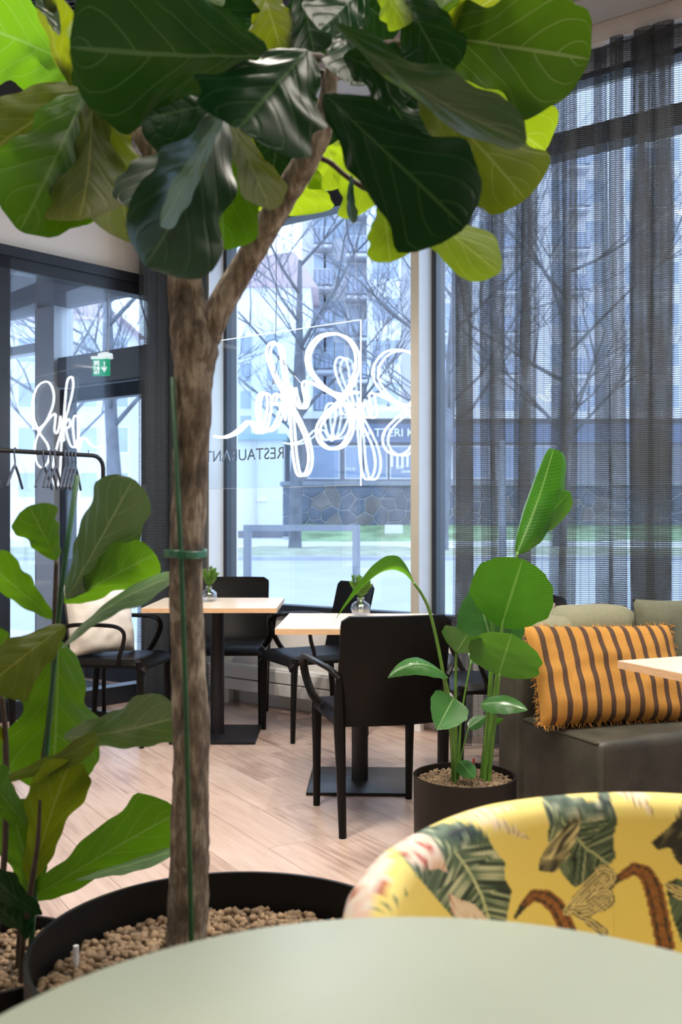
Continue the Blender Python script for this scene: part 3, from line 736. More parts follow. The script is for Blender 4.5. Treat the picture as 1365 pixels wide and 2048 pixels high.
# striped pillow
pc = SM @ Vector((.238, .272, .606)); lean = e2*.50
pm = pillow_mesh(.62, .378, .14, 48, 28, seed=5, corner=.05)
FM = frame(pc, e1 - e2*.15 + Vector((0, 0, -.02)), Vector((0,0,1)) + lean)
t = thing('striped_pillow', 'ochre and brown striped linen pillow with frayed fringe on the sofa', 'pillow', tuple(pc), 0, 'loose pillows')
xform(pm, FM).build('cover', 'striped_linen', t, True, world=True)
rnd = random.Random(4); fr = MB()
for k in range(420):
    s_ = rnd.random()*4; e = int(s_); q = s_-e
    a, b = [(2*q-1, -1), (1, 2*q-1), (2*q-1, 1), (-1, 2*q-1)][e]
    p = Vector((a*.31, rnd.uniform(-.006, .006), b*.189)) * 1.0
    if e in (0, 2): p.z *= 1 - .05*(1-abs(a)**1.6)
    else: p.x *= 1 - .05*(1-abs(b)**1.6)
    out = Vector((0 if e in (0, 2) else a, 0, b if e in (0, 2) else 0)); d = (out + Vector((rnd.uniform(-.7,.7), rnd.uniform(-.6,.6), rnd.uniform(-.7,.7)))).normalized()
    L_ = rnd.uniform(.010, .024); p = p - out*.004
    fr.tube([FM @ p, FM @ (p + d*L_*.6), FM @ (p + d*L_ + Vector((rnd.uniform(-.006,.006), 0, -.004)))], [.0022, .0016, .0006], 4)
fo = fr.build('fringe', 'fringe', t, False, world=True); fo['kind'] = 'stuff'
# sage pillow
pc = SM @ Vector((.668, .350, .650))
tag(xform(pillow_mesh(.45, .44, .12, seed=11, corner=.07), frame(pc, e1 + Vector((0,0,.01)), Vector((0,0,1)) + e2*.14)).build('pillow', 'sage_fabric', None, True),
    'sage green pillow standing at the end of the striped pillow on the sofa', 'pillow', 'loose pillows')

# ------------------------------------------------------------------ yellow tub chair with botanical print
YC = Vector((.42, 1.06, 0)); YR = .368
t = thing('tub_chair', 'yellow tub chair printed with banana leaves and flowers', 'chair', tuple(YC))
def rimz(deg):      # deg measured from the back (0) towards the arms
    return interp([(0, .772), (30, .770), (60, .757), (74, .744), (84, .700), (92, .635), (110, .615), (130, .61)], abs(deg))
def hexs(p): return [(660 + x/1.936, 1550 + y/1.936) for x, y in p]
def inside(poly, x, y):
    c = False; n = len(poly); j = n-1
    for i in range(n):
        xi, yi = poly[i]; xj, yj = poly[j]
        if (yi > y) != (yj > y) and x < (xj-xi)*(y-yi)/(yj-yi)+xi: c = not c
        j = i
    return c
def seg_d(path, x, y):
    best = (1e9, 0); acc = 0
    for (ax, ay), (bx, by) in zip(path, path[1:]):
        dx, dy = bx-ax, by-ay; l2 = dx*dx+dy*dy; tt = max(0, min(1, ((x-ax)*dx+(y-ay)*dy)/l2))
        d = math.hypot(x-ax-dx*tt, y-ay-dy*tt); s_ = 1 if dx*(y-ay)-dy*(x-ax) > 0 else -1
        if d < best[0]: best = (d, acc+tt*math.sqrt(l2), s_)
        acc += math.sqrt(l2)
    return best
def mixc(a, b, t): t = max(0, min(1, t)); return tuple(p+(q-p)*t for p, q in zip(a, b))
YEL = (.84, .68, .20)
LEAF1 = hexs([(230,270),(330,213),(480,175),(570,195),(610,235),(635,285),(680,340),(676,395),(705,450),(688,545),(672,620),(600,640),(520,600),(450,520),(385,445),(325,375),(280,315)])
RIB1 = hexs([(300,235),(400,245),(480,290),(540,370),(590,470),(630,600)])
LEAF2 = hexs([(815,80),(880,72),(960,84),(1040,100),(1038,55),(1085,60),(1095,120),(1117,175),(1098,240),(1107,320),(1080,350),(1060,385),(1000,410),(950,437),(905,390),(870,330),(845,250),(850,180)])
RIB2 = hexs([(830,95),(900,180),(990,280),(1080,345)])
LEAF3 = hexs([(1300,420),(1345,400),(1400,420),(1420,520),(1365,650),(1330,560)])
DARK1 = hexs([(1245,262),(1300,215),(1345,170),(1370,100),(1420,90),(1440,300),(1400,380),(1340,330),(1320,280),(1270,290)])
PINK1 = hexs([(225,268),(290,240),(352,220),(398,245),(425,285),(440,320),(458,378),(420,362),(390,368),(355,352),(335,360),(305,330),(275,295)])
PINK2 = hexs([(150,305),(200,272),(232,310),(228,395),(190,470),(165,520),(140,560),(50,560),(62,480),(85,400),(120,350)])
PINK3 = hexs([(460,455),(500,480),(560,500),(615,560),(520,580),(470,530)])
PINK4 = hexs([(1075,600),(1105,560),(1112,500),(1150,482),(1180,495),(1225,490),(1285,482),(1262,540),(1235,580),(1220,640),(1150,640)])
BUD = hexs([(972,140),(968,210),(930,310),(870,378),(812,372),(812,330),(840,280),(880,230),(930,180)])
def streak(x, y, sx=1.0, sy=1.0, s_=0): return noise.noise(Vector((x*sx, y*sy, s_)))
def leafcol(x, y, rib, seed):
    d, s_, side = seg_d(rib, x, y)
    if d < 2.6: return mixc((.42, .50, .25), (.62, .66, .42), .5+streak(x, y, .1, .1))
    w = s_ - d*.55*1.0
    k = noise.noise(Vector((w*.16, d*.012, seed))) + .55*noise.noise(Vector((w*.42, d*.02, seed+7)))
    base = mixc((.018, .045, .036), (.17, .25, .17), .5+k*1.3)
    if k > .25: base = mixc(base, (.62, .64, .46), (k-.25)*2.6)
    if k < -.38: base = (.012, .022, .028)
    return base
def printcol(x, y):
    if x < 660: x += 700
    elif x > 1372: x -= 700
    yy = y
    if yy > 1905: yy -= 330
    c = YEL
    # loose petal strokes
    for path, w_, dark in PET:
        d = seg_d(path, x, yy)
        if d[0] < w_*(1-.6*abs(2*d[1]/PL_[id(path)]-1)):
            k = streak(x, yy, .30, .05, 2); c = mixc((.80, .60, .38), (.86, .76, .52), .5+k)
            if k > .22: c = (.30, .20, .10)
    if inside(LEAF1, x, yy): c = leafcol(x, yy, RIB1, 1.0)
    if inside(PINK1, x, yy):
        k = streak((x+yy*.55), (yy-x*.4), .16, .03, 4); c = mixc((.82, .70, .60), (.78, .44, .33), k*1.7+.25)
        if k > .38: c = (.48, .10, .08)
    if inside(PINK2, x, yy):
        k = streak(x+yy*.45, yy, .15, .025, 5); c = mixc((.82, .72, .62), (.75, .42, .30), k*1.6+.2)
        if k > .42: c = (.42, .12, .06)
    if inside(PINK3, x, yy):
        k = streak(x-yy*.6, yy, .15, .03, 6); c = mixc((.80, .66, .56), (.40, .10, .07), k*1.8)
    if inside(LEAF2, x, yy): c = leafcol(x, yy, RIB2, 3.0); c = tuple(q*.75 for q in c)
    if inside(BUD, x, yy):
        k = streak(x*.75+yy*.6, yy-x, .12, .02, 8); c = mixc((.035, .035, .03), (.72, .64, .36), .35+k*1.7)
        if y > 1719: c = mixc(c, (.02, .025, .03), .6)
    if inside(DARK1, x, yy):
        k = streak(x*.75+yy*.6, yy-x, .10, .02, 9); c = mixc((.020, .022, .028), (.20, .17, .10), k*1.5)
    if inside(LEAF3, x, yy): c = leafcol(x, yy, RIB2, 5.0)
    for path, w_, dark in BIRD:
        d = seg_d(path, x, yy); q = d[1]/PL_[id(path)]
        ww_ = w_*(.18+.82*min(1, q*1.9))
        if d[0] < ww_:
            k = streak(x, yy, .11, .11, 12) + .6*math.sin(d[0]/ww_*9)
            c = mixc((.075, .035, .018), (.34, .13, .045), .5+.7*k)
            if k < -.45 or q < .16: c = (.035, .03, .03)
    for path, w_, dark in FEATH:
        d = seg_d(path, x, yy); q = d[1]/PL_[id(path)]
        if d[0] < w_*(.35+.65*q):
            k = math.sin(d[0]*d[2]*.95 + q*3)+.6*streak(x, yy, .1, .1, 15)
            c = (.035, .03, .025) if k > .35 else (.74, .62, .32)
    d = seg_d(STEM, x, yy)
    if d[0] < 3.0: c = (.17, .21, .10)
    return c
def P_(z, w_, dk=False): return (hexs(z), w_, dk)
PET = [P_([(490,160),(600,165),(700,205),(765,245)], 9), P_([(520,150),(620,135),(760,128)], 7), P_([(560,175),(640,190),(730,235)], 7), P_([(1090,48),(1160,75),(1215,110),(1250,148)], 10), P_([(1100,40),(1180,58),(1240,90)], 8),
       P_([(1050,165),(1010,220),(960,290)], 5)]
BIRD = [P_([(718,552),(750,505),(790,465),(840,475),(880,510),(905,560),(930,620)], 17), P_([(1066,455),(1110,405),(1180,362),(1225,380),(1255,440),(1275,530),(1300,660)], 19)]
FEATH = [P_([(920,530),(970,480),(1062,395)], 24), P_([(930,520),(1000,520),(1064,480)], 22), P_([(950,540),(1010,570),(1060,610)], 12), P_([(1310,430),(1360,460),(1420,470)], 20)]
STEM = hexs([(170,522),(235,502),(297,462)])
PL_ = {}
for L_ in (PET, BIRD, FEATH):
    for path, _, _ in L_: PL_[id(path)] = sum(math.hypot(b[0]-a[0], b[1]-a[1]) for a, b in zip(path, path[1:]))
def tub_shell(deg0, deg1, n, m, r_in, thick):
    """inside face (bottom to rim), over the rim, then the outside face; returns verts, faces"""
    vs = []
    for i in range(n+1):
        a = deg0 + (deg1-deg0)*i/n; th = math.radians(90 + a); zr = rimz(a); c, s_ = math.cos(th), math.sin(th)
        prof = []
        for j in range(m+1): v = j/m; prof.append((r_in - .030*(1-v)*(1-v), .44 + (zr-.028-.44)*v))
        for k in range(1, 8): q = PI*k/8; prof.append((r_in + thick/2*(1-math.cos(q)), zr-.028+.028*math.sin(q)))
        for j in range(13): v = j/12; prof.append((r_in + thick - .02*v, zr-.028 - (zr-.12)*v))
        for r, z in prof: vs.append((YC.x + r*c, YC.y + r*s_, z))
    w = len(prof); fs = [(i*w+j, i*w+j+1, (i+1)*w+j+1, (i+1)*w+j) for i in range(n) for j in range(w-1)]
    fs.append(tuple(range(w))); fs.append(tuple(n*w+j for j in range(w-1, -1, -1)))
    return vs, fs
for nm, d0, d1, n in (('back_shell', 5.0, 128, 400), ('back_shell', -128, 5.0, 330)):
    vs, fs = tub_shell(d0, d1, n, 190, YR, .062)
    mb = MB(); mb.v = vs; mb.f = fs; mb.col = []
    for x, y, z in vs:
        mb.col.append(printcol(CX + x/y*F, HZ + (H-z)/y*F) if y > .3 else YEL)
    mb.build(nm, 'printed_velvet', t, True, world=True)
MB().lathe([(.001, .20), (.36, .20), (.385, .23), (.385, .40), (.36, .435), (.001, .445)], 48, Matrix.Translation(YC)).build('seat_cushion', 'yellow_fabric', t, True, world=True)
MB().lathe([(.001, .10), (.40, .10), (.415, .13), (.40, .20), (.001, .20)], 48, Matrix.Translation(YC)).build('base', 'yellow_fabric', t, True, world=True)
for k in range(4):
    a = PI/4 + PI/2*k
    MB().tube([YC+Vector((math.cos(a)*.32, math.sin(a)*.32, 0)), YC+Vector((math.cos(a)*.28, math.sin(a)*.28, .105))], [.011, .016], 10).build('leg', 'black_metal', t, 'auto', world=True)

# ------------------------------------------------------------------ planters, pebbles
def planter(c, r, h, soil, label, matn, name='planter'):
    t = thing(name, label, 'planter', tuple(c))
    w = .008
    prof = [(.001, .0), (r-.012, .0), (r-.004, .008), (r-.001, h-.004), (r, h), (r-w, h), (r-w, .03), (.001, .03)]
    MB().lathe(prof, 96).build('shell', matn, t, 'auto')
    return t
def pebbles(t, c, r, z, size, n, seed, keep=None):
    rnd = random.Random(seed); mb = MB()
    ico = []
    ph = (1+5**.5)/2
    for s1 in (-1, 1):
        for s2 in (-1, 1): ico += [(0, s1, s2*ph), (s1, s2*ph, 0), (s2*ph, 0, s1)]
    ico = [Vector(q).normalized() for q in ico]
    F_ = []
    for a in range(12):
        for b in range(a+1, 12):
            for d in range(b+1, 12):
                if (ico[a]-ico[b]).length < 1.1 and (ico[b]-ico[d]).length < 1.1 and (ico[a]-ico[d]).length < 1.1:
                    nrm = (ico[b]-ico[a]).cross(ico[d]-ico[a]); F_.append((a, b, d) if nrm.dot(ico[a]) > 0 else (a, d, b))
    for k in range(n):
        q = math.sqrt(rnd.random())*(r-size*.6); a = rnd.uniform(0, 2*PI)
        s_ = size*rnd.uniform(.6, 1.15); off = Vector((q*math.cos(a), q*math.sin(a), z + rnd.uniform(-.4, .6)*size))
        rx = Matrix.Rotation(rnd.uniform(0, 6), 3, Vector((rnd.uniform(-1,1), rnd.uniform(-1,1), .3)))
        sc = Vector((rnd.uniform(.75, 1.1), rnd.uniform(.75, 1.1), rnd.uniform(.6, .95)))
        mb.add([off + rx @ Vector((v.x*sc.x, v.y*sc.y, v.z*sc.z))*s_*rnd.uniform(.88, 1.1) for v in ico], F_)
    o = mb.build('pebbles', 'pebble', t, True); o['kind'] = 'stuff'
    MB().lathe([(.001, .03), (r, .03), (r, z-size*.3), (.001, z)], 40).build('soil', 'stem_brown', t)
PD = 1.70
pc1 = px(457, 1880, PD); PR = 392*PD/F; big = Vector((pc1.x, PD, 0)); PH = pc1.z
t = planter(big, PR, PH, 0, 'large round matte black planter holding the big fig tree', 'pot_black')
pebbles(t, big, PR-.010, PH-.075, .0105, 3000, 1)
MB().tube([px(152, 1905, 1.76)-big + Vector((0,0,-.03)), px(152, 1905, 1.76)-big + Vector((.0,0,.012))], .005, 8).build('water_gauge', 'cable_white', t)
SD = 3.40
pc2 = px(930, 1549, SD); SR = 103*SD/F; sml = Vector((pc2.x, SD, 0)); SH = pc2.z
t = planter(sml, SR, SH, 0, 'round dark brown planter holding the bird of paradise beside the sofa', 'pot_brown')
pebbles(t, sml, SR-.010, SH-.022, .0075, 1500, 2)
MB().tube([px(948, 1530, SD+.10)-sml-Vector((0,0,.03)), px(948, 1517, SD+.10)-sml], .004, 8).build('water_gauge', 'red_plastic', t)
LD = 1.93
pc3 = px(20, 1905, LD); lef = Vector((pc3.x-.04, LD, 0)); LH = pc3.z
t = planter(lef, .185, LH, 0, 'black planter of the leafy fig, half behind the large planter', 'pot_black')
pebbles(t, lef, .176, LH-.03, .009, 700, 3)

# ------------------------------------------------------------------ leaves
FIG = [(0, .03), (.04, .20), (.12, .38), (.25, .52), (.40, .64), (.55, .83), (.70, .99), (.82, 1.0), (.91, .83), (.97, .50), (1, .10)]
PAR = [(0, .06), (.04, .40), (.12, .72), (.28, .97), (.45, 1.0), (.62, .90), (.80, .62), (.92, .32), (1, .03)]
def leaf_geo(b, tp, hw, roll, bend, cup, ruf, prof, seed, sag=Vector((0,0,0)), nu=30, nv=16, twist=0.0, curl=0.0):
    """b, tp: world points; hw: half width in metres; roll: turn about the midrib (0 = flat to the eye)"""
    rnd = random.Random(seed); ax = tp - b; L = ax.length; ax = ax.normalized()
    eye = ((b+tp)/2 - Vector((0, 0, H))).normalized()
    s0 = ax.cross(eye)
    s0 = s0.normalized() if s0.length > 1e-3 else ax.orthogonal().normalized()
    mb = MB(); vs = []; uv = []
    f1, f2, p1, p2 = rnd.uniform(5, 8), rnd.uniform(9, 13), rnd.uniform(0, 6), rnd.uniform(0, 6)
    for i in range(nu+1):
        u = i/nu; rl = math.radians(roll + twist*u)
        w_ = s0*math.cos(rl) + s0.cross(ax)*math.sin(rl); n_ = w_.cross(ax).normalized()
        c = b + ax*(L*u) + n_*(bend*L*math.sin(PI*u)) + sag*math.sin(PI*u*.5)**2*0 + sag*(4*u*(1-u))
        for j in range(nv+1):
            v = 2*j/nv-1; wd = hw*interp(prof, u)
            if ruf: wd *= 1 + ruf*.55*math.sin(f1*u*2.2+p1+(1.7 if v > 0 else 0)) * abs(v)**2 + ruf*.3*math.sin(f2*u*2.4+p2*(1 if v > 0 else 2))*abs(v)**3
            fold = cup*abs(v)**1.35*wd
            if curl: 
                ang_ = v*curl; xx = math.sin(ang_)/curl*wd; fold = (1-math.cos(ang_))/curl*wd + 0
            else: xx = v*wd
            rip = ruf*.30*hw*(math.sin(f1*u*2.6+p2+(0 if v > 0 else 2.1))*abs(v)**2 + .25*math.sin(26*u-6*abs(v)))*math.sin(PI*min(1, u*1.2)) if ruf else 0
            back = .10*L*abs(v)**2*ruf*(-1 if u > .8 else 0)*0
            vs.append(c + w_*xx + n_*(fold + rip)); uv.append((u, j/nv))
    w = nv+1; fs = [(i*w+j, (i+1)*w+j, (i+1)*w+j+1, i*w+j+1) for i in range(nu) for j in range(nv)]
    mb.v = [tuple(q) for q in vs]; mb.f = fs; mb.uv = uv; return mb
def leaf(plant, bx, by, bd, tx, ty, td, hwpx, roll=0, matn='fig_leaf', bend=0.0, cup=.18, ruf=.13, prof=FIG, seed=None, petiole=None, pm='stem_green', **kw):
    b, tp = px(bx, by, bd), px(tx, ty, td); hw = hwpx*(bd+td)/2/F
    leaf.n += 1
    o = leaf_geo(b, tp, hw, roll, bend, cup, ruf, prof, seed or leaf.n*13, **kw).build('leaf', matn, plant, True, world=True)
    if petiole:
        pts = spline([petiole, (petiole + b)/2 + Vector((0, 0, .015)), b + (tp-b)*.03], 5)
        MB().tube(pts, [.0045*k/len(pts)*-.3+.0048 for k in range(len(pts))], 7).build('petiole', pm, plant, True, world=True)
    return o
leaf.n = 0

# ---- big fig tree
def rough_tube(mb, ctrl, nseg, n, amp, freq, seed):
    pts = spline([c[:3] for c in ctrl], nseg); rr = [c[3] for c in ctrl]; rad = []
    for i in range(len(pts)):
        k = i/nseg; a = min(int(k), len(rr)-2); rad.append(rr[a] + (rr[a+1]-rr[a])*(k-a))
    o = len(mb.v); mb.tube(pts, rad, n)
    for i in range(len(pts)):
        for k in range(n):
            q = Vector(mb.v[o+i*n+k]); d = (q-pts[i])
            f = 1 + amp*noise.noise(Vector((q.x*freq, q.y*freq, q.z*freq*.35+seed))) + amp*.6*noise.noise(q*freq*2.5)
            mb.v[o+i*n+k] = tuple(pts[i] + d*f)
def tr(x, y, d, rpx): p = px(x, y, d); return (p.x, p.y, p.z, rpx*d/F)
TD = 1.70
tree = thing('fiddle_leaf_fig_tree', 'tall fiddle leaf fig tree with forked grey-brown trunk in the large planter', 'tree', (px(375, 1860, TD).x, TD, PH-.16))
mb = MB()
rough_tube(mb, [tr(372, 2010, TD, 38), tr(372, 1920, TD, 40), tr(372, 1860, TD, 40), tr(376, 1800, TD, 41), tr(378, 1700, TD, 39), tr(381, 1560, TD, 37), tr(383, 1440, TD, 38), tr(375, 1300, TD, 33), tr(372, 1150, TD, 34), tr(377, 1000, TD, 35), tr(385, 860, TD, 37), tr(387, 760, TD, 38), tr(388, 700, TD, 46), tr(384, 655, TD, 46), tr(372, 600, TD, 35), tr(368, 540, TD, 34), tr(362, 470, TD+.02, 33), tr(345, 400, TD+.04, 31), tr(318, 320, TD+.06, 28), tr(260, 235, TD+.07, 18), tr(195, 165, TD+.08, 10), tr(188, 120, TD+.08, 7)], 8, 20, .13, 26, 1)
mb.build('trunk', 'bark', tree, True, world=True)
mb = MB()
rough_tube(mb, [tr(392, 720, TD, 22), tr(415, 665, TD, 30), tr(437, 622, TD, 27), tr(475, 555, TD, 26), tr(525, 470, TD-.01, 26), tr(570, 395, TD-.02, 26), tr(610, 325, TD-.03, 26), tr(640, 265, TD-.03, 24), tr(655, 200, TD-.02, 18), tr(668, 110, TD-.01, 12), tr(690, 60, TD, 9), tr(700, -20, TD, 8)], 8, 18, .13, 26, 5)
mb.build('branch', 'bark', tree, True, world=True)
mb = MB(); rough_tube(mb, [tr(628, 312, TD, 5), tr(660, 325, TD, 6), tr(690, 350, TD, 5), tr(735, 378, TD-.02, 6), tr(772, 388, TD-.04, 4)], 6, 8, .2, 60, 3)
mb.build('twig', 'stem_brown', tree, True, world=True)
mb = MB(); rough_tube(mb, [tr(660, 120, TD, 9), tr(640, 115, TD-.1, 8), tr(610, 108, TD-.2, 6)], 6, 8, .2, 60, 3)
rough_tube(mb, [tr(668, 110, TD, 9), tr(760, 90, TD+.06, 8), tr(850, 80, TD+.10, 7), tr(900, 75, TD+.12, 5)], 6, 8, .2, 60, 3)
rough_tube(mb, [tr(660, 150, TD, 9), tr(560, 140, TD-.06, 8), tr(470, 180, TD-.08, 7), tr(446, 226, TD-.08, 5)], 6, 8, .2, 60, 3)
mb.build('twig', 'stem_brown', tree, True, world=True)
GM = 'fig_leaf_mid'; GT = 'fig_leaf_teal'
G, GD, GY, GO, GS = 'fig_leaf', 'fig_leaf_dark', 'fig_leaf_young', 'fig_leaf_olive', 'fig_leaf_silver'
big_leaves = [
 # left cluster
 (168, 188, 1.78, 40, 462, 1.66, 102, 8, G), (196, 160, 1.80, -60, 335, 1.74, 108, -28, GO), (165, 140, 1.85, -70, 40, 1.95, 105, 15, G),
 (183, 196, 1.76, 158, 440, 1.62, 80, -22, GO), (206, 196, 1.80, 262, 485, 1.74, 92, 25, GO), (196, 200, 1.84, 60, 430, 1.84, 95, 12, G),
 (140, 172, 1.70, 92, -20, 1.60, 62, 62, GO), (150, 172, 1.72, 142, 98, 1.68, 30, 20, GD), (205, 140, 1.70, 292, 222, 1.62, 46, -35, GT),
 (192, 165, 1.86, 110, 40, 1.95, 70, -10, GY), (150, 60, 1.66, 230, 140, 1.66, 62, 20, GO), (120, 70, 1.60, 80, -30, 1.62, 28, 40, GS),
 # centre
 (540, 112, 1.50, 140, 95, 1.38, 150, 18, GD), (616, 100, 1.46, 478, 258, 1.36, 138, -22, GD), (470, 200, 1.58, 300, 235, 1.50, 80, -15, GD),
 (448, 226, 1.58, 252, 412, 1.48, 80, -34, GD), (446, 228, 1.54, 292, 532, 1.44, 108, 22, GT), (449, 226, 1.44, 322, 452, 1.40, 42, 56, GS), (452, 228, 1.60, 448, 500, 1.58, 78, -20, G),  # narrow GS leaf stands in for the highlight along a fold
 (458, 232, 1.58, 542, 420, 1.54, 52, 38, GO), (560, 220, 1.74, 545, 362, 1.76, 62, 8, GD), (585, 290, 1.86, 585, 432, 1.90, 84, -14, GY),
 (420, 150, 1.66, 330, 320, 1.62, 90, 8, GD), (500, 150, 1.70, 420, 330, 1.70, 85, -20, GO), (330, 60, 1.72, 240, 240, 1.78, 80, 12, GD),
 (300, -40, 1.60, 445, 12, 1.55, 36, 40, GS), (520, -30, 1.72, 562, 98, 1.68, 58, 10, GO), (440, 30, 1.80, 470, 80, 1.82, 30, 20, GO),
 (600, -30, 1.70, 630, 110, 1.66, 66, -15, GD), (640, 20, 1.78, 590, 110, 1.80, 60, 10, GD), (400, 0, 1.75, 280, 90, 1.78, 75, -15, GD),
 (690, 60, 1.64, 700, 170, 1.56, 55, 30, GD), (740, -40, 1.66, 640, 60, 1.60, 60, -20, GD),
 # right
 (648, 188, 1.44, 930, 455, 1.36, 106, 4, GD), (668, 46, 1.46, 1052, 285, 1.40, 78, -54, GT), (688, 110, 1.56, 838, 172, 1.52, 62, 10, GD),
 (820, 62, 1.74, 1180, 118, 1.66, 118, 14, GM), (870, 150, 1.80, 1092, 300, 1.72, 86, -12, GY), (846, 180, 1.66, 1052, 398, 1.60, 94, 20, GO),
 (750, 380, 1.60, 1000, 545, 1.54, 58, 36, GY), (768, 402, 1.58, 782, 524, 1.58, 46, -8, GY), (676, 300, 1.80, 752, 408, 1.80, 70, -10, GY),
 (704, 350, 1.66, 706, 446, 1.66, 20, 58, GD), (640, 262, 1.84, 690, 372, 1.86, 58, 16, GY), (800, -30, 1.60, 898, 150, 1.58, 66, -12, GD),
 (755, -30, 1.60, 812, 52, 1.58, 34, 24, GY), (850, 40, 1.86, 985, -40, 1.90, 52, 10, GM), (900, 170, 1.78, 930, 330, 1.76, 66, -24, GO), (830, 190, 1.74, 900, 380, 1.72, 64, 30, GO), (880, 60, 1.70, 1000, -10, 1.74, 60, -30, GO),
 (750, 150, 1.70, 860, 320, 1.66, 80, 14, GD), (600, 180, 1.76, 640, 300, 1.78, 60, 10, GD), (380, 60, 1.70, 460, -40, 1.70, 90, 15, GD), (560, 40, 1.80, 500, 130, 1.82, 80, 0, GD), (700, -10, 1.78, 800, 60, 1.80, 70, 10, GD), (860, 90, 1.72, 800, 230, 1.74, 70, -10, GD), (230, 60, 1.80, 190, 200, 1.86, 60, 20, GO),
]
for k, q in enumerate(big_leaves):
    rr = random.Random(k*7+1)
    leaf(tree, *q[:8], matn=q[8], bend=rr.uniform(-.07, .07), cup=rr.uniform(.08, .26)*(1 if rr.random() < .6 else -1), ruf=.21)
# green stake and ties
MB().tube([Vector((px(383, 1866, TD-.05).x, TD-.05, PH-.11)), px(383, 1866, TD-.05), px(372, 1400, TD-.045), px(362, 1107, TD-.045), px(345, 755, TD-.03)], .0042, 8).build('stake', 'stake_green', tree, True, world=True)
ring = []
for k in range(28):
    a = 2*PI*k/28; c = px(372, 1107, TD); ring.append(Vector((c.x + .0335*math.cos(a), c.y + (.031 if math.sin(a) > 0 else .050)*math.sin(a), c.z + .0015*math.sin(2*a))))
for dz in (0, .004, -.004): MB().tube([q + Vector((0, 0, dz)) for q in ring], .0028, 6, closed=True).build('tie', 'tie_green', tree, True, world=True)

# ---- leafy fig at the left
fig2 = thing('fiddle_leaf_fig', 'bushy low fiddle leaf fig with green stake beside the big trunk', 'plant', tuple(lef + Vector((0, 0, LH-.03))))
for ctrl in ([(38, 1990, 1.93, 7), (40, 1890, 1.93, 7), (60, 1700, 1.94, 7), (80, 1560, 1.95, 6), (97, 1450, 1.96, 6), (108, 1330, 1.96, 6), (110, 1220, 1.96, 5), (113, 1120, 1.96, 4)],
             [(-12, 1990, 1.90, 7), (-10, 1890, 1.90, 7), (10, 1700, 1.90, 6), (12, 1500, 1.90, 6), (4, 1390, 1.90, 4)], [(42, 1990, 1.86, 6), (45, 1890, 1.86, 6), (60, 1790, 1.84, 6), (75, 1690, 1.82, 5), (80, 1600, 1.82, 3)]):
    mb = MB(); rough_tube(mb, [tr(*c) for c in ctrl], 6, 8, .2, 60, 2); mb.build('stem', 'stem_brown', fig2, True, world=True)
MB().tube([px(54, 1990, 1.92), px(62, 1890, 1.92), px(95, 1480, 1.94), px(122, 1180, 1.94), px(155, 950, 1.94)], .0052, 8).build('stake', 'stake_green', fig2, True, world=True)
left_leaves = [
 (133, 1198, 1.92, 266, 958, 1.90, 66, 14, GS), (113, 1120, 1.96, 58, 1012, 1.94, 46, -10, G), (128, 1206, 1.94, 310, 1108, 1.86, 52, -14, G),
 (104, 1238, 1.90, -40, 1115, 1.80, 42, 22, G), (122, 1296, 1.88, 350, 1150, 1.80, 36, 58, GS), (130, 1250, 1.84, -25, 1372, 1.74, 62, -20, GO),
 (118, 1280, 1.99, 105, 1580, 1.97, 100, 10, G), (128, 1476, 1.90, 362, 1432, 1.82, 56, -26, GS), (-5, 1560, 1.84, 195, 1474, 1.78, 30, 40, GO),
 (60, 1770, 1.84, 142, 1520, 1.80, 58, -12, GO), (58, 1800, 1.96, 358, 1624, 1.99, 64, -8, G), (150, 1760, 1.98, 350, 1700, 1.96, 22, 52, GS),
 (84, 1830, 1.76, -25, 1745, 1.70, 30, 25, GD), (52, 1650, 1.82, -40, 1540, 1.78, 42, -16, G), (72, 1790, 1.92, 20, 1600, 1.92, 60, 12, G),
 (10, 1400, 1.90, -60, 1250, 1.86, 50, 10, G), (45, 1860, 1.80, -30, 1790, 1.76, 34, 30, GD), (52, 1880, 1.84, 58, 1790, 1.86, 22, -20, GD), (6, 1480, 1.90, -60, 1450, 1.86, 40, 10, GO),
]
for k, q in enumerate(left_leaves):
    rr = random.Random(k*11+5)
    leaf(fig2, *q[:8], matn=q[8], bend=rr.uniform(-.08, .08), cup=rr.uniform(.10, .30), ruf=.19)

# ---- bird of paradise
bop = thing('bird_of_paradise', 'bird of paradise plant with broad glossy leaves beside the sofa', 'plant', tuple(sml + Vector((0, 0, SH-.03))))
PG, PS = 'paradise_leaf', 'paradise_leaf_gloss'
def stalk(pts, r0, r1):
    b0 = px(*pts[0]); q = spline([Vector((b0.x, b0.y, SH-.06))] + [px(*p) for p in pts], 6); n = len(q)
    MB().tube(q, [r0 + (r1-r0)*i/(n-1) for i in range(n)], 9).build('stalk', 'stem_green', bop, True, world=True)
stalk([(908, 1550, 3.40), (900, 1440, 3.39), (884, 1330, 3.36), (862, 1230, 3.33), (845, 1190, 3.31), (828, 1166, 3.30)], .0075, .0045)
stalk([(914, 1550, 3.41), (912, 1440, 3.42), (912, 1380, 3.42), (913, 1304, 3.42)], .0070, .0045)
stalk([(906, 1550, 3.38), (905, 1470, 3.36), (898, 1390, 3.34), (890, 1352, 3.33)], .0060, .0040)
stalk([(918, 1550, 3.44), (922, 1450, 3.46), (930, 1390, 3.47), (943, 1322, 3.48)], .0055, .0030)
stalk([(918, 1545, 3.40), (926, 1500, 3.40), (938, 1455, 3.40)], .0035, .0022)
stalk([(912, 1548, 3.36), (908, 1470, 3.34), (906, 1396, 3.33)], .0055, .0035)
stalk([(966, 1552, 3.42), (975, 1460, 3.43), (982, 1360, 3.44), (985, 1300, 3.45), (986, 1240, 3.46)], .0110, .0070)
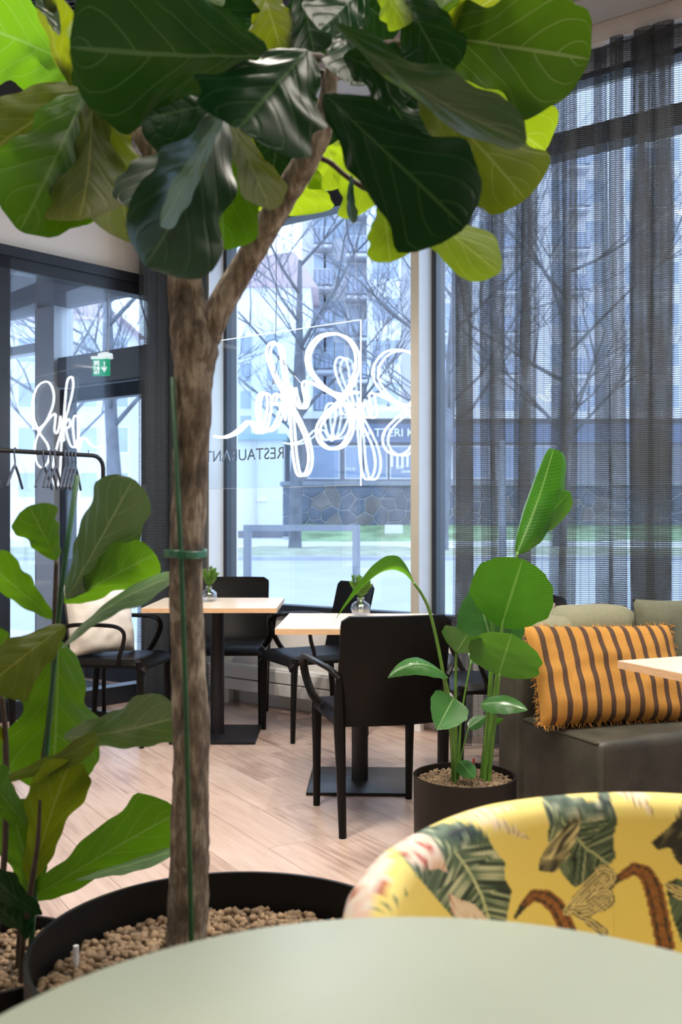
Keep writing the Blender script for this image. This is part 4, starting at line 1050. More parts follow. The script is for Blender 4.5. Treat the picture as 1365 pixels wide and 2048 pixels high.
stalk([(974, 1552, 3.40), (984, 1440, 3.40), (996, 1340, 3.40), (1006, 1250, 3.40), (1024, 1170, 3.40), (1036, 1104, 3.40)], .0095, .0042)
stalk([(980, 1552, 3.38), (990, 1450, 3.37), (1000, 1346, 3.36)], .0070, .0050)
stalk([(970, 1530, 3.37), (972, 1460, 3.35), (980, 1418, 3.34)], .0045, .0030)
kw = dict(prof=PAR, ruf=.035)
leaf(bop, 1034, 1108, 3.40, 1108, 898, 3.42, 70, 22, PG, cup=0, bend=.05, curl=1.7, ruf=.03, prof=[(0,.04),(.06,.36),(.2,.66),(.45,.85),(.7,.80),(.86,.66),(.95,.55),(1,.36)])
leaf(bop, 1050, 1085, 3.42, 1140, 984, 3.43, 30, -16, PG, cup=.25, ruf=.04, prof=[(0,.05),(.2,.6),(.5,.95),(.8,1.0),(.93,.7),(1,.15)])
leaf(bop, 1003, 1254, 3.40, 1046, 1118, 3.36, 84, 6, PG, cup=-.10, prof=[(0,.08),(.05,.38),(.18,.72),(.36,.98),(.58,1.0),(.76,.90),(.9,.62),(.97,.34),(1,.05)], ruf=.03)
leaf(bop, 988, 1300, 3.50, 952, 1172, 3.50, 58, -8, PS, cup=.2, **kw)
leaf(bop, 985, 1300, 3.52, 1030, 1210, 3.54, 44, 20, PS, cup=.2, **kw)
leaf(bop, 998, 1350, 3.36, 1024, 1268, 3.30, 74, 0, PG, cup=-.12, prof=[(0,.10),(.06,.50),(.2,.85),(.4,1.0),(.65,.98),(.82,.80),(.93,.50),(1,.06)], ruf=.05)
leaf(bop, 829, 1166, 3.30, 672, 1238, 3.22, 22, 40, PG, cup=.55, sag=Vector((.035, 0, .105)), twist=30, **kw)
leaf(bop, 897, 1354, 3.33, 776, 1356, 3.26, 22, -46, PS, cup=.4, sag=Vector((0, 0, .045)), twist=25, **kw)
leaf(bop, 913, 1306, 3.42, 936, 1268, 3.30, 46, -10, PS, cup=.35, prof=[(0,.10),(.1,.6),(.35,1.0),(.7,.95),(.9,.6),(1,.05)], ruf=.03)
leaf(bop, 942, 1322, 3.48, 990, 1284, 3.50, 22, 15, PS, cup=.2, **kw)
leaf(bop, 908, 1396, 3.33, 874, 1460, 3.24, 42, 8, PS, cup=-.15, prof=[(0,.20),(.05,.75),(.15,.95),(.35,1.0),(.6,.8),(.8,.5),(1,.04)], ruf=.03)
leaf(bop, 962, 1408, 3.34, 1056, 1420, 3.26, 22, 30, PS, cup=.25, sag=Vector((0,0,.012)), **kw)
leaf(bop, 938, 1455, 3.40, 972, 1432, 3.42, 13, 10, PS, cup=.2, **kw)
leaf(bop, 978, 1446, 3.42, 1008, 1438, 3.40, 7, 10, PG, cup=.2, **kw)
leaf(bop, 920, 1522, 3.38, 950, 1556, 3.28, 18, 10, PS, cup=.15, **kw)

# ------------------------------------------------------------------ coat rack and hangers
RB = -NL                                                # the bar runs along the partition
bar_end = px(186, 911, 5.75)
far = bar_end + RB*1.45
t = thing('coat_rack', 'black tubular coat rack standing in front of the glass partition', 'rack', (bar_end.x, bar_end.y, 0))
foot1 = Vector((bar_end.x, bar_end.y, 0)) + NL*.075
pts = [far - RB*.0, bar_end + RB*.05, bar_end] + [bar_end + NL*(.07*math.sin(a)) + Vector((0, 0, -.07*(1-math.cos(a)))) for a in (PI/8, PI/4, 3*PI/8, PI/2)] + [Vector((foot1.x, foot1.y, .06))]
MB().tube(pts, .0125, 12).build('rail', 'black_metal', t, True, world=True)
MB().tube([Vector((far.x, far.y, bar_end.z)), Vector((far.x, far.y, .06))], .0125, 12).build('upright', 'black_metal', t, True, world=True)
for q in (foot1, Vector((far.x, far.y, 0))):
    MB().box(-.22, .22, -.018, .018, 0, .06, Matrix.Translation((q.x, q.y, 0)) @ Matrix.Rotation(wang, 4, 'Z'), .006).build('foot', 'black_metal', t, 'auto', world=True)
MB().tube([bar_end + RB*.03, bar_end + RB*.03 + Vector((0, 0, .03))], .0025, 6).build('end_stop', 'black_metal', t, world=True)
def make_hanger():
    g = thing('coat_hanger', 'dark grey plastic coat hanger on the black rack', 'hanger', (0,0,0), 0, 'coat hangers on the rack')
    hk = spline([(0, .018, .000), (0, .024, .016), (0, .010, .026), (0, -.014, .022), (0, -.022, .002), (0, -.014, -.022), (0, 0, -.040), (0, 0, -.075)], 5)
    hk = [Vector((q.y, 0, q.z)) for q in hk]
    MB().tube(hk, .0045, 7).build('hook', 'hanger_grey', g, True)
    for s_ in (-1, 1):
        MB().tube(spline([(0, 0, -.068), (s_*.05, 0, -.088), (s_*.13, 0, -.135), (s_*.205, 0, -.185)], 4), .0072, 8).build('arm', 'hanger_grey', g, True)
    return g
hg = make_hanger()
HL = ['dark grey coat hanger cut off beside the black partition post', 'dark grey coat hanger hanging alone beside the partition post'] + ['dark grey coat hanger, one of three spaced along the middle of the rack']*3 + ['dark grey coat hanger, one of four bunched near the curved end of the rack']*4
for k, x in enumerate((-12, 30, 88, 101, 111, 131, 138, 145, 152)):
    o = hg if k == 0 else copy_tree(hg)
    tt = (bar_end.x - (x-CX)/F*bar_end.y)/(NL.x - (x-CX)/F*NL.y)
    o['label'] = HL[k]; p = bar_end - NL*tt; o.location = (p.x, p.y, bar_end.z - .0095)
    vd = math.atan2(p.y, p.x); o.rotation_euler = (0, 0, vd - math.radians((9 + (k*37 % 3) - 1 + 2) if k < 5 else 7.5))

# ------------------------------------------------------------------ neon sign on its hanging acrylic sheet
SB = -.27                                              # the sheet hangs inside the glass
def z1(p): return [(400 + x/3.033, 600 + y/3.033) for x, y in p]
sr = on_wall(722, 640, SB); sb_ = on_wall(724, 970, SB)
sa1 = wall_a(sr); sz1 = sr.z; sz0 = sb_.z; sa0 = wall_a(on_wall(418, 800, SB))
sign = thing('neon_sign', 'glowing white neon script on a clear hanging sheet before the window', 'sign', tuple(wp((sa0+sa1)/2, SB, sz0)))
MB().box(sa0, sa1, SB-.003, SB+.003, sz0, sz1, WM).build('acrylic_sheet', 'acrylic', sign, world=True)
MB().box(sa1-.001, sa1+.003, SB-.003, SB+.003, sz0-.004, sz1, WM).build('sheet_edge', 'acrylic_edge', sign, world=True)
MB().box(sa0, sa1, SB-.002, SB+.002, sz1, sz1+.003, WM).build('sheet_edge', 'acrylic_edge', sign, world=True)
MB().box(sa0, sa1, SB-.001, SB+.001, sz0-.0015, sz0, WM).build('sheet_edge', 'cable_white', sign, world=True)
def neon(pts, name='neon_tube', r=.0064):
    q = spline([tuple(on_wall(x, y, SB-.018)) for x, y in z1(pts)], 7)
    MB().tube(q, r, 8).build(name, 'neon', sign, True, world=True)
neon([(945,556),(850,570),(760,538),(690,470),(648,395),(652,310),(715,225),(810,203),(890,232),(938,310),(945,400),(922,480),(880,560),(830,625),(765,685),(720,745),(706,800),(722,860),(770,898),(820,900),(868,870),(905,800),(912,720),(885,650),(828,590),(760,548),(685,508),(640,494),(622,508),(628,560),(638,610),(625,648),(600,650),(578,605),(566,560),(560,530),(550,580),(547,680),(555,820),(566,950),(585,1045),(613,1066),(645,1038),(660,960),(645,860),(605,760),(552,655),(500,560),(450,465),(415,375),(405,315),(420,268),(450,258),(480,290),(498,390),(515,530),(525,630),(518,730)])
neon([(538,655),(500,600),(465,570),(442,590),(445,625),(475,635),(512,615)])
neon([(500,625),(480,690),(445,765),(405,793),(378,785),(362,800),(345,805),(322,775),(303,740),(278,742),(235,782),(190,815),(135,833),(88,826)])
neon([(375,790),(352,740),(342,660),(350,590),(375,563),(402,575),(410,640),(396,730),(378,800)])
# wires
ceilz = CEIL - .045
for pts in ([(462,-600),(464,0),(462,160),(458,230),(483,290),(482,330),(460,430),(448,470)], [(483,330),(520,385),(555,432)]):
    q = [on_wall(*a, SB-.012) for a in z1(pts)]
    if pts[0][1] < 0: q[0].z = ceilz + .01
    MB().tube(q, .0022, 6).build('wire', 'cable_black', sign, world=True)
for pts in ([(450,470),(444,512)], [(553,428),(572,455)]):
    MB().tube([on_wall(*a, SB-.014) for a in z1(pts)], .005, 6).build('connector', 'cable_black', sign, world=True)
q = [on_wall(*a, SB-.012) for a in z1([(940,175),(945,120),(945,-900)])]; q[-1].z = ceilz + .01
MB().tube(q, .0008, 5).build('wire', 'steel', sign, world=True)
MB().tube([on_wall(*a, SB-.012) for a in z1([(570,455),(610,500)])], .0015, 5).build('wire', 'cable_white', sign, world=True)
def text(body, name, matn, parent, origin, ex, ez, height, depth=.003, mirror=False, squash=1.0):
    cu = bpy.data.curves.new(name, 'FONT'); cu.body = body; cu.size = 1.0; cu.extrude = 0.0; cu.resolution_u = 3
    tmp = bpy.data.objects.new(name, cu); C.objects.link(tmp)
    bpy.context.view_layer.update()
    me = bpy.data.meshes.new_from_object(tmp.evaluated_get(bpy.context.evaluated_depsgraph_get()))
    C.objects.unlink(tmp); bpy.data.objects.remove(tmp)
    ys = [v.co.y for v in me.vertices]; k = height/(max(ys)-min(ys) or 1); y0 = min(ys); xs = [v.co.x for v in me.vertices]; x0 = min(xs)
    ex = Vector(ex).normalized(); ez = Vector(ez).normalized(); ey = ex.cross(ez)
    mb = MB(); vs = []
    for v in me.vertices:
        x, y = (v.co.x-x0)*k*squash, (v.co.y-y0)*k
        vs.append(Vector(origin) + ex*x*(-1 if mirror else 1) + ez*y)
    n = len(vs); fs = [tuple(p.vertices) for p in me.polygons]
    cnt = {}
    for f in fs:
        for a, b in zip(f, f[1:]+f[:1]): cnt[(min(a,b), max(a,b))] = cnt.get((min(a,b), max(a,b)), 0) + 1
    vs2 = vs + [q + ey*depth for q in vs]
    fs2 = fs + [tuple(i+n for i in reversed(f)) for f in fs] + [(a, b, b+n, a+n) for (a, b), c in cnt.items() if c == 1]
    mb.add(vs2, fs2)
    return mb.build(name, matn, parent, world=True)
tR = on_wall(*z1([(512, 962)])[0], SB+.004); tT = on_wall(*z1([(508, 880)])[0], SB+.004)
tN = on_wall(*z1([(50, 985)])[0], SB+.004)
o = text('RESTAURANT', 'lettering', 'chrome_letters', sign, Vector((tR.x, tR.y, tR.z)), U, (0,0,1), tT.z-tR.z-.01, .004, mirror=True, squash=1.06)

# neon apple hung further down the room; the window panes mirror it
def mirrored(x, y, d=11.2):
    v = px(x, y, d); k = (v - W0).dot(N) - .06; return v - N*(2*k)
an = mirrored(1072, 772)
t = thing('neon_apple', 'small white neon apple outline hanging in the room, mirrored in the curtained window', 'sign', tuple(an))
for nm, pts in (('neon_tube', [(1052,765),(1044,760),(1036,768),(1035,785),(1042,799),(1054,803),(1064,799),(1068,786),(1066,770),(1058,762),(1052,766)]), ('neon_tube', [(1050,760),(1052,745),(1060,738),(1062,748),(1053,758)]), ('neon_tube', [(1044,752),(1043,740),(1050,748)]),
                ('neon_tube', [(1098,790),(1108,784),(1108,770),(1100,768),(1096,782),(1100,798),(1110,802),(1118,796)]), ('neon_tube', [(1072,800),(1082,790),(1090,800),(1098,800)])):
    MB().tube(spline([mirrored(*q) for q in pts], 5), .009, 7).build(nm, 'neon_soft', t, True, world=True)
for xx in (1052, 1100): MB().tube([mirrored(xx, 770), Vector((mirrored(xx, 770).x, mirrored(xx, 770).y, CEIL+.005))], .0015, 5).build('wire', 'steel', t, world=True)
# ------------------------------------------------------------------ exit sign in the lobby
ep = px(203, 735, 6.95)
t = thing('exit_sign', 'green emergency exit sign with running figure and down arrow in the lobby', 'sign', tuple(ep))
EM = Matrix.Translation(ep) @ Matrix.Rotation(wang + math.radians(25), 4, 'Z')
MB().box(-.062, .062, -.012, .012, -.058, .058, EM, .003).build('panel', 'exit_green', t, world=True)
MB().box(-.070, .070, -.022, .022, .058, .078, EM, .004).build('lamp_bar', 'exit_white', t, world=True)
def deco(poly, nm='pictogram', m='exit_white', y=-.0125):
    q = Matrix(((1,0,0,0),(0,0,1,y),(0,1,0,0),(0,0,0,1)))
    MB().prism(poly, -.001, .0, EM @ q).build(nm, m, t, world=True)
deco([(-.050,-.046),(-.010,-.046),(-.010,.046),(-.050,.046)])
deco([(.026,-.006),(.022,.038),(.034,.038),(.030,-.006),(.046,.006),(.046,-.008),(.028,-.036),(.010,-.008),(.010,.006)][::1])
man = lambda pts, w_: MB().tube([EM @ Vector((x, -.0142, z)) for x, z in pts], w_, 6).build('running_figure', 'exit_green', t, world=True)
man([(-.026,.018),(-.034,-.008)], .0045); man([(-.034,-.008),(-.022,-.022),(-.020,-.042)], .003); man([(-.034,-.008),(-.042,-.026),(-.056,-.030)], .003)
man([(-.026,.016),(-.014,.004),(-.004,.008)], .0025); man([(-.027,.016),(-.042,.012),(-.046,-.002)], .0025); man([(-.022,.029),(-.0215,.0295)], .006)
MB().tube([ep + Vector((.04, .02, .07)), ep + Vector((.04, .02, VT - ep.z + .01))], .006, 8).build('rod', 'cable_white', t, world=True)
MB().lathe([(.001, 0), (.055, 0), (.05, .03), (.001, .045)], 20, Matrix.Translation(ep + Vector((.02, .03, .07)))).build('lamp_dome', 'exit_white', t, True, world=True)

# perforated black panel under the ceiling
pp = px(45, 35, 4.6)
t = thing('perforated_panel', 'black perforated metal panel under the dark ceiling', 'panel', tuple(pp))
mb = MB()
for k in range(15): mb.box(pp.x-.28+k*.04-.007, pp.x-.28+k*.04+.007, pp.y-.3, pp.y+.3, pp.z, pp.z+.012)
for k in range(16): mb.box(pp.x-.29, pp.x+.29, pp.y-.3+k*.04-.007, pp.y-.3+k*.04+.007, pp.z+.001, pp.z+.013)
mb.build('mesh_grille', 'black_frame', t, world=True)
for sx in (-.25, .25): MB().tube([pp + Vector((sx, 0, .01)), Vector((pp.x+sx, pp.y, CEIL+.005))], .004, 6).build('suspension_rod', 'black_metal', t, world=True)

# ------------------------------------------------------------------ the street outside
def strip(name, mat_, prof, x0, x1, nx=24, rough=0.0, label=None):
    """prof: list of (distance, z) swept left to right"""
    mb = MB(); vs = []
    for i in range(nx+1):
        x = x0 + (x1-x0)*i/nx
        for d, z in prof: vs.append((x, d, z + (rough*noise.noise(Vector((x*.6, d*.6, 1.3))) if rough else 0)))
    w = len(prof); mb.v = vs; mb.f = [(i*w+j, (i+1)*w+j, (i+1)*w+j+1, i*w+j+1) for i in range(nx) for j in range(w-1)]
    o = mb.build(name, mat_, None, True); o['kind'] = 'structure'
    if label: o['label'] = label
    return o
def zat(y, d): return H - (y-HZ)*d/F
rd = Matrix.Translation((0, 0, 0))
# ground: pavement outside the window, road, kerb, verge, far pavement, bank
g = MB(); g.v = [tuple(wp(-14, .24, -.13)), tuple(wp(16, .24, -.13)), tuple(wp(16, 2.4, -.13)), tuple(wp(-14, 2.4, -.13))]; g.f = [(0,1,2,3)]
g.build('pavement', 'pavement')['kind'] = 'structure'
strip('road', 'asphalt', [(1.5, -.16), (12, -.14), (18, -.02), (25, zat(1121, 25))], -34, 34)
kz = zat(1121, 25)
MB().box(-34, 34, 25, 25.25, kz-.2, kz+.10, None, .02).build('kerb', 'kerb_stone')['kind'] = 'structure'
strip('verge', 'grass_strip', [(25.2, kz+.09), (27, kz+.13), (30, zat(1096, 30)), (31, zat(1093, 31))], -34, 34, 60, .05)
strip('footpath', 'pavement', [(31, zat(1093, 31)+.01), (34.2, zat(1083, 34.2))], -34, 34)
strip('grass_bank', 'grass_bank', [(34.2, zat(1083, 34.2)), (35.5, zat(1072, 35.5)), (37, zat(1060, 37)), (38.3, zat(1046, 38.3))], -1.6, 34, 60, .12)
strip('yard', 'pavement', [(34.2, zat(1083, 34.2)), (41, zat(1076, 41))], -34, -1.6)

# retaining wall of polygonal stones
SWD = 38.0; swx0, swx1 = px(566, 1000, SWD).x, 20.0; swz0, swz1 = .75, zat(972, SWD)
sw = thing('wall_stone', 'grey retaining wall of irregular stones with pale joints across the street', None, (swx0, SWD, 0), kind='structure')
MB().box(swx0, swx1, SWD+.02, SWD+.6, .4, swz1, None).build('mortar', 'mortar', sw, world=True)
MB().box(swx0-.1, swx1, SWD-.12, SWD+.7, swz1, swz1+.16, None, .03).build('coping', 'wall_cap', sw, world=True)
rnd = random.Random(12); seeds = []
nxs = int((swx1-swx0)/.62)
for i in range(nxs):
    for j in range(4): seeds.append((swx0 + (i+.5+rnd.uniform(-.42,.42)+(.5 if j % 2 else 0))*.62, swz0 - .1 + (j+.5+rnd.uniform(-.40,.40))*(swz1-swz0+.1)/4))
for s_ in seeds:
    poly = [(swx0, swz0-.2), (swx1, swz0-.2), (swx1, swz1), (swx0, swz1)]
    for o_ in seeds:
        if o_ is s_ or abs(o_[0]-s_[0]) > 2.0: continue
        mx_, mz_ = (s_[0]+o_[0])/2, (s_[1]+o_[1])/2; nx_, nz_ = o_[0]-s_[0], o_[1]-s_[1]; L_ = math.hypot(nx_, nz_)
        nx_, nz_ = nx_/L_, nz_/L_; mx_ -= nx_*.017; mz_ -= nz_*.017
        out = []
        for (ax, az), (bx, bz) in zip(poly, poly[1:]+poly[:1]):
            da = (ax-mx_)*nx_+(az-mz_)*nz_; db = (bx-mx_)*nx_+(bz-mz_)*nz_
            if da <= 0: out.append((ax, az))
            if da*db < 0: q = da/(da-db); out.append((ax+(bx-ax)*q, az+(bz-az)*q))
        poly = out
        if len(poly) < 3: break
    if len(poly) < 3: continue
    pr = rnd.uniform(.03, .07); cxs = sum(p[0] for p in poly)/len(poly); czs = sum(p[1] for p in poly)/len(poly)
    mb = MB(); n = len(poly)
    vs = [(x, SWD+.06, z) for x, z in poly] + [(x, SWD-.01, z) for x, z in poly] + [(cxs+(x-cxs)*.88, SWD-pr, czs+(z-czs)*.88) for x, z in poly]
    fs = [(i, (i+1) % n, n+(i+1) % n, n+i) for i in range(n)] + [(n+i, n+(i+1) % n, 2*n+(i+1) % n, 2*n+i) for i in range(n)] + [tuple(2*n+i for i in range(n))]
    mb.add(vs, fs).build('stone', 'wall_stone_warm' if rnd.random() < .18 else 'wall_stone', sw, world=True)
bs = px(788, 1057, 36.0)
tag(MB().box(bs.x-.32, bs.x+.32, 35.9, 36.1, bs.z-.22, bs.z+.13, None, .02).build('stone_slab', 'plaster_pale'), 'small pale stone slab set in the grass bank across the street', 'slab')

# metal frame outside the window
fd = 9.0; x0, x1 = px(487, 0, fd).x, px(721, 0, fd).x; zt = zat(1050, fd); bw = .07
t = thing('metal_frame', 'grey square tube rail frame standing on the pavement outside', 'rail', ((x0+x1)/2, fd, -.16))
MB().box(x0, x0+bw, fd, fd+bw, -.16, zt-.054, None).build('post', 'galvanised', t, world=True)
MB().box(x1-bw, x1, fd, fd+bw, -.16, zt-.054, None).build('post', 'galvanised', t, world=True)
MB().box(x0, x1, fd, fd+bw, zt-.055, zt+.001, None).build('top_rail', 'galvanised', t, world=True)

# ---- buildings
def far_window(parent, x, z, w_, h_, y, sub=True):
    f = MB().box(x-w_/2, x+w_/2, y-.06, y+.1, z-h_/2, z+h_/2).build('window', 'window_frame_far', parent, world=True)
    MB().box(x-w_/2+.07, x+w_/2-.07, y-.08, y-.05, z-h_/2+.07, z+h_/2-.07).build('pane', 'window_far', f, world=True)
def balcony(parent, x0, x1, z, y, dep):
    b = MB().box(x0, x1, y-dep, y, z-.18, z).build('balcony', 'balcony_slab', parent, world=True)
    MB().box(x0+.05, x1-.05, y-dep, y-dep+.05, z+.12, z+1.0).build('balcony_front', 'balcony_grey', b, world=True)
    MB().box(x0, x1, y-dep-.03, y-dep+.06, z+1.0, z+1.06).build('handrail', 'balcony_slab', b, world=True)
    for xx in (x0+.02, x1-.06): MB().box(xx, xx+.04, y-dep, y, z+.1, z+1.0).build('balcony_side', 'balcony_grey', b, world=True)
    n = int((x1-x0)/.28)
    m = MB()
    for k in range(n): m.box(x0+.1+k*.28, x0+.14+k*.28, y-dep-.03, y-dep, z+.1, z+1.0)
    m.build('railing', 'plaster_dark', b, world=True)
BD = 62.0
tx0, tx1 = px(604, 0, BD).x, 26.0; zb = 1.2; zt = 34
tw = thing('apartment_tower', 'tall pale apartment tower with rows of balconies across the street', 'building', ((tx0+tx1)/2, BD, zb))
MB().box(tx0, tx1, BD, BD+14, zb, zt, None).build('wall', 'plaster_cream', tw, world=True)
bay = px(735, 0, BD).x
MB().box(bay-.05, px(800, 0, BD).x, BD-1.3, BD+.5, zb, zt-1).build('bay', 'plaster_pale', tw, world=True)
rowy = [445+82*k for k in range(-2, 6)]
for k, y in enumerate(rowy):
    z = zat(y+55, BD)
    balcony(tw, px(628, 0, BD).x, px(666, 0, BD).x, z, BD, 1.3)
    balcony(tw, px(693, 0, BD-.1).x, px(733, 0, BD).x, z-.6, BD, 1.5)
    far_window(tw, px(640, 0, BD).x, z+1.5, .9, 1.6, BD); far_window(tw, px(658, 0, BD).x, z+1.35, .75, 1.9, BD)
    far_window(tw, px(680, 0, BD).x, z+1.3, .7, 1.3, BD)
    far_window(tw, px(712, 0, BD).x, z+.9, 1.0, 1.6, BD); far_window(tw, px(760, 0, BD).x, z+1.1, 1.1, 1.5, BD-1.3); far_window(tw, px(785, 0, BD).x, z+1.1, .8, 1.5, BD-1.3)
    for xx in (840, 905, 975, 1045, 1120, 1190, 1270, 1340):
        far_window(tw, px(xx, 0, BD).x, z+1.1, 1.3, 1.5, BD)
    for xx in (870, 1010, 1150, 1300): balcony(tw, px(xx-22, 0, BD).x, px(xx+22, 0, BD).x, z-.3, BD, 1.4)
# pale gabled house at the left
GDp = 56.0; hx0, hx1 = px(300, 0, GDp).x, px(622, 0, GDp).x; ez = zat(575, GDp); rz_ = zat(505, GDp)
hs = thing('gabled_house', 'pale house with a gabled roof behind the bare tree', 'building', ((hx0+hx1)/2, GDp, zb))
MB().box(hx0, hx1, GDp, GDp+5, zb, ez, None).build('wall', 'plaster_pale', hs, world=True)
apx = px(590, 0, GDp).x
MB().prism([(hx0-.5, ez), (hx1+.4, ez), (apx, rz_), (px(430, 0, GDp).x, ez+1.4)], 0, 5.5, Matrix(((1,0,0,0),(0,0,1,GDp-.2),(0,1,0,0),(0,0,0,1)))).build('roof', 'roof_red', hs, world=True)
for xx in (440, 492, 545):
    for yy in (690, 745, 800, 850): far_window(hs, px(xx, 0, GDp).x, zat(yy, GDp), .75, 1.15, GDp)
CHd = 50.0; cx0, cx1 = px(-420, 0, CHd).x, px(236, 0, CHd).x
co = thing('corner_house', 'long pale house with a reddish roof seen through the entrance glass', 'building', ((cx0+cx1)/2, CHd, zb))
MB().box(cx0, cx1, CHd, CHd+5.5, .6, zat(640, CHd), None).build('wall', 'plaster_cream', co, world=True)
MB().prism([(cx0-.4, zat(640, CHd)), (cx1+.4, zat(640, CHd)), (cx1-2.5, zat(560, CHd)), (cx0+2, zat(560, CHd))], 0, 5.6, Matrix(((1,0,0,0),(0,0,1,CHd-.2),(0,1,0,0),(0,0,0,1)))).build('roof', 'roof_red', co, world=True)
for xx in range(-380, 260, 62):
    for yy in (700, 790, 880, 970): far_window(co, px(xx, 0, CHd).x, zat(yy, CHd), .95, 1.35, CHd)
# low plaster building in front of it
PDp = 41.0; lx0, lx1 = px(330, 0, PDp).x, px(566, 0, PDp).x
lb = thing('plaster_garage', 'low pale plaster building with a teal roof edge and dark base', 'building', ((lx0+lx1)/2, PDp, zat(1085, PDp)))
MB().box(lx0, lx1, PDp, PDp+6, zat(1090, PDp), zat(880, PDp), None).build('wall', 'plaster_pale', lb, world=True)
MB().box(lx0-.1, lx1+.15, PDp-.2, PDp+6.1, zat(880, PDp), zat(868, PDp), None).build('roof_edge', 'roof_teal', lb, world=True)
MB().box(lx0, lx1+.02, PDp-.05, PDp+.02, zat(1088, PDp), zat(1062, PDp), None).build('plinth', 'plaster_dark', lb, world=True)
MB().box(px(508, 0, PDp).x, px(512, 0, PDp).x, PDp-.08, PDp+.02, zat(1062, PDp), zat(880, PDp)).build('downpipe', 'plaster_cream', lb, world=True)
MB().box(px(514, 0, PDp).x, px(535, 0, PDp).x, PDp-.06, PDp+.02, zat(1002, PDp), zat(994, PDp)).build('house_plate', 'white_print', lb, world=True)
# shop front above the stone wall
SHp = 42.0; kx0, kx1 = px(600, 0, SHp).x, 24.0; kz0, kz1 = zat(968, SHp), zat(838, SHp)
sh = thing('shop_building', 'low shop with a dark sign band and white lettering above the stone wall', 'building', ((kx0+kx1)/2, SHp, .8))
MB().box(kx0, kx1, SHp, SHp+8, .8, kz1, None).build('wall', 'plaster_dark', sh, world=True)
MB().box(kx0-.1, kx1, SHp-.3, SHp+8.1, kz1, kz1+.3, None).build('eave', 'plaster_cream', sh, world=True)
MB().box(px(640, 0, SHp).x, kx1, SHp-.12, SHp, zat(885, SHp), zat(848, SHp)).build('sign_band', 'shop_navy', sh, world=True)
for k, (xa, xb) in enumerate(((615, 680), (690, 725), (730, 775), (780, 830), (870, 905), (915, 980), (990, 1060), (1070, 1140))):
    f = MB().box(px(xa, 0, SHp).x, px(xb, 0, SHp).x, SHp-.10, SHp, zat(958, SHp), zat(892, SHp)).build('shop_window', 'window_frame_far', sh, world=True)
    MB().box(px(xa+2, 0, SHp).x, px(xb-2, 0, SHp).x, SHp-.13, SHp-.09, zat(956, SHp), zat(894, SHp)).build('pane', 'shop_glass', f, world=True)
def shop_text(b, x, ytop, ybot, sq=1.0):
    p = px(x, ybot, SHp-.16); q = px(x, ytop, SHp-.16)
    text(b, 'lettering', 'white_print', sh, p, (1,0,0), (0,0,1), q.z-p.z, .03, squash=sq)
shop_text('TEATTERI KIOSKI', 709, 857, 873, 1.0)
shop_text('00530', 690, 935, 941); shop_text('Bar', 793, 929, 938); shop_text('SÄHKÖ', 803, 939, 946, .9)
for k, xx in enumerate((782, 793, 803, 813)):
    MB().box(px(xx, 0, SHp).x, px(xx+4, 0, SHp).x, SHp-.17, SHp-.12, zat(934, SHp), zat(912, SHp)).build('poster_stripe', 'white_print', sh, world=True)

# overhead cables
t = thing('overhead_cable', 'pair of overhead cables slanting between two poles across the street', 'cable', tuple(px(372, 1070, 20.0)))
for ya, yb, r in ((436, 900, .018), (460, 905, .012)):
    MB().tube([px(372, ya, 20.0), px(1005, yb, 20.0)], r, 5).build('cable', 'bark_far', t, world=True)
for xx, yy in ((372, 425), (1005, 880)):
    p = px(xx, yy, 20.0); MB().tube([Vector((p.x, 20.0, -.05)), p], [.09, .06], 8).build('pole', 'galvanised', t, True, world=True)

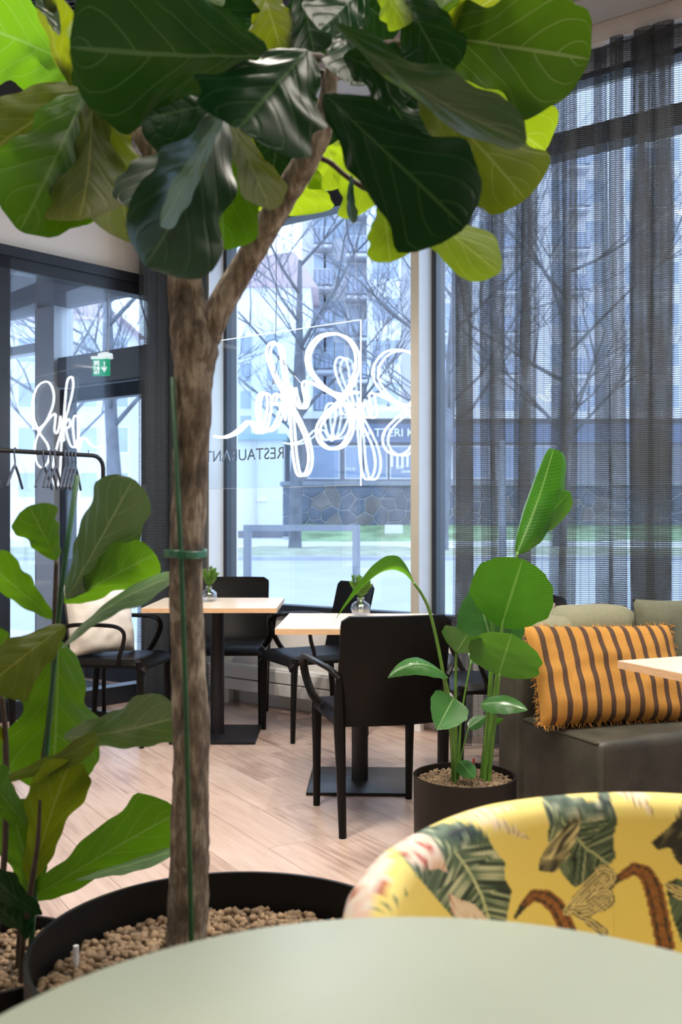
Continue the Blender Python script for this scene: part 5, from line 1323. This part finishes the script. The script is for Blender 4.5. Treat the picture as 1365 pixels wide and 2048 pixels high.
# ---- bare trees
def bare_tree(x, ybase, d, rpx, height, label, seed, lean=0.0, levels=5, fork=.42):
    rnd = random.Random(seed); b = px(x, ybase, d); t = thing('bare_tree', label, 'tree', tuple(b), 0, 'bare trees across the street')
    r0 = rpx*d/F; trunk = MB(); br = MB(); tw_ = MB()
    top = b + Vector((lean, 0, height*fork))
    trunk.tube(spline([b - Vector((0,0,.3)), b + Vector((0, 0, .25)), b + Vector((lean*.3, 0, height*fork*.4)), top, top + Vector((lean*.4, 0, height*.30))], 4), [r0*1.3]+[r0*1.08]*3+[r0]*5+[r0*.85]*4+[r0*.65, r0*.5, r0*.4, r0*.3], 9)
    def grow(p, dr, L, r, lv):
        m = br if lv < 3 else tw_
        n = 3; pts = [p]; d_ = dr.copy()
        for k in range(n):
            d_ = (d_ + Vector((rnd.uniform(-.22,.22), rnd.uniform(-.22,.22), rnd.uniform(-.04,.16)))).normalized(); pts.append(pts[-1] + d_*L/n)
        m.tube(pts, [r, r*.85, r*.7, r*.52], 5 if lv < 3 else 3)
        if lv >= levels: return
        kids = 4 if lv < 4 else 3
        for k in range(kids):
            q = pts[rnd.choice((1, 2, 3, 3))]; sd = Vector((rnd.uniform(-1,1), rnd.uniform(-.8,.8), rnd.uniform(-.25,.75)))
            grow(q, (d_*.9 + sd*.85).normalized(), L*rnd.uniform(.50, .76), max(.007, r*rnd.uniform(.40, .58)), lv+1)
    for k in range(9):
        q = k/8; p = b + (top-b)*(.62 + .38*q) if q < .5 else top + Vector((lean*.4, 0, height*.30))*(q-.5)*1.9
        a = k*2.4 + rnd.uniform(-.3,.3)
        grow(p, Vector((math.cos(a), math.sin(a)*.7, rnd.uniform(.35, .9))).normalized(), height*rnd.uniform(.22, .32), r0*rnd.uniform(.22, .36), 1)
    trunk.build('trunk', 'bark_far', t, True, world=True); br.build('branches', 'bark_far', t, True, world=True)
    o = tw_.build('twigs', 'bark_far', t, False, world=True); o['kind'] = 'stuff'
bare_tree(591, 1096, 30.0, 13, 12.0, 'bare tree with a straight grey trunk behind the neon script', 5, .1)
bare_tree(884, 1085, 29.0, 14, 12.5, 'bare tree whose trunk shows between the mullion and the curtain', 9, .3)
bare_tree(232, 1090, 27.0, 15, 12.0, 'bare tree seen through the glass entrance door', 14, -.2)
bare_tree(95, 1088, 33.0, 12, 11.0, 'slim bare tree beside the corner house beyond the lobby', 33, .2, 4)
bare_tree(1120, 1090, 31.0, 14, 12.0, 'bare tree standing behind the long sheer curtain', 21, .2, 4)
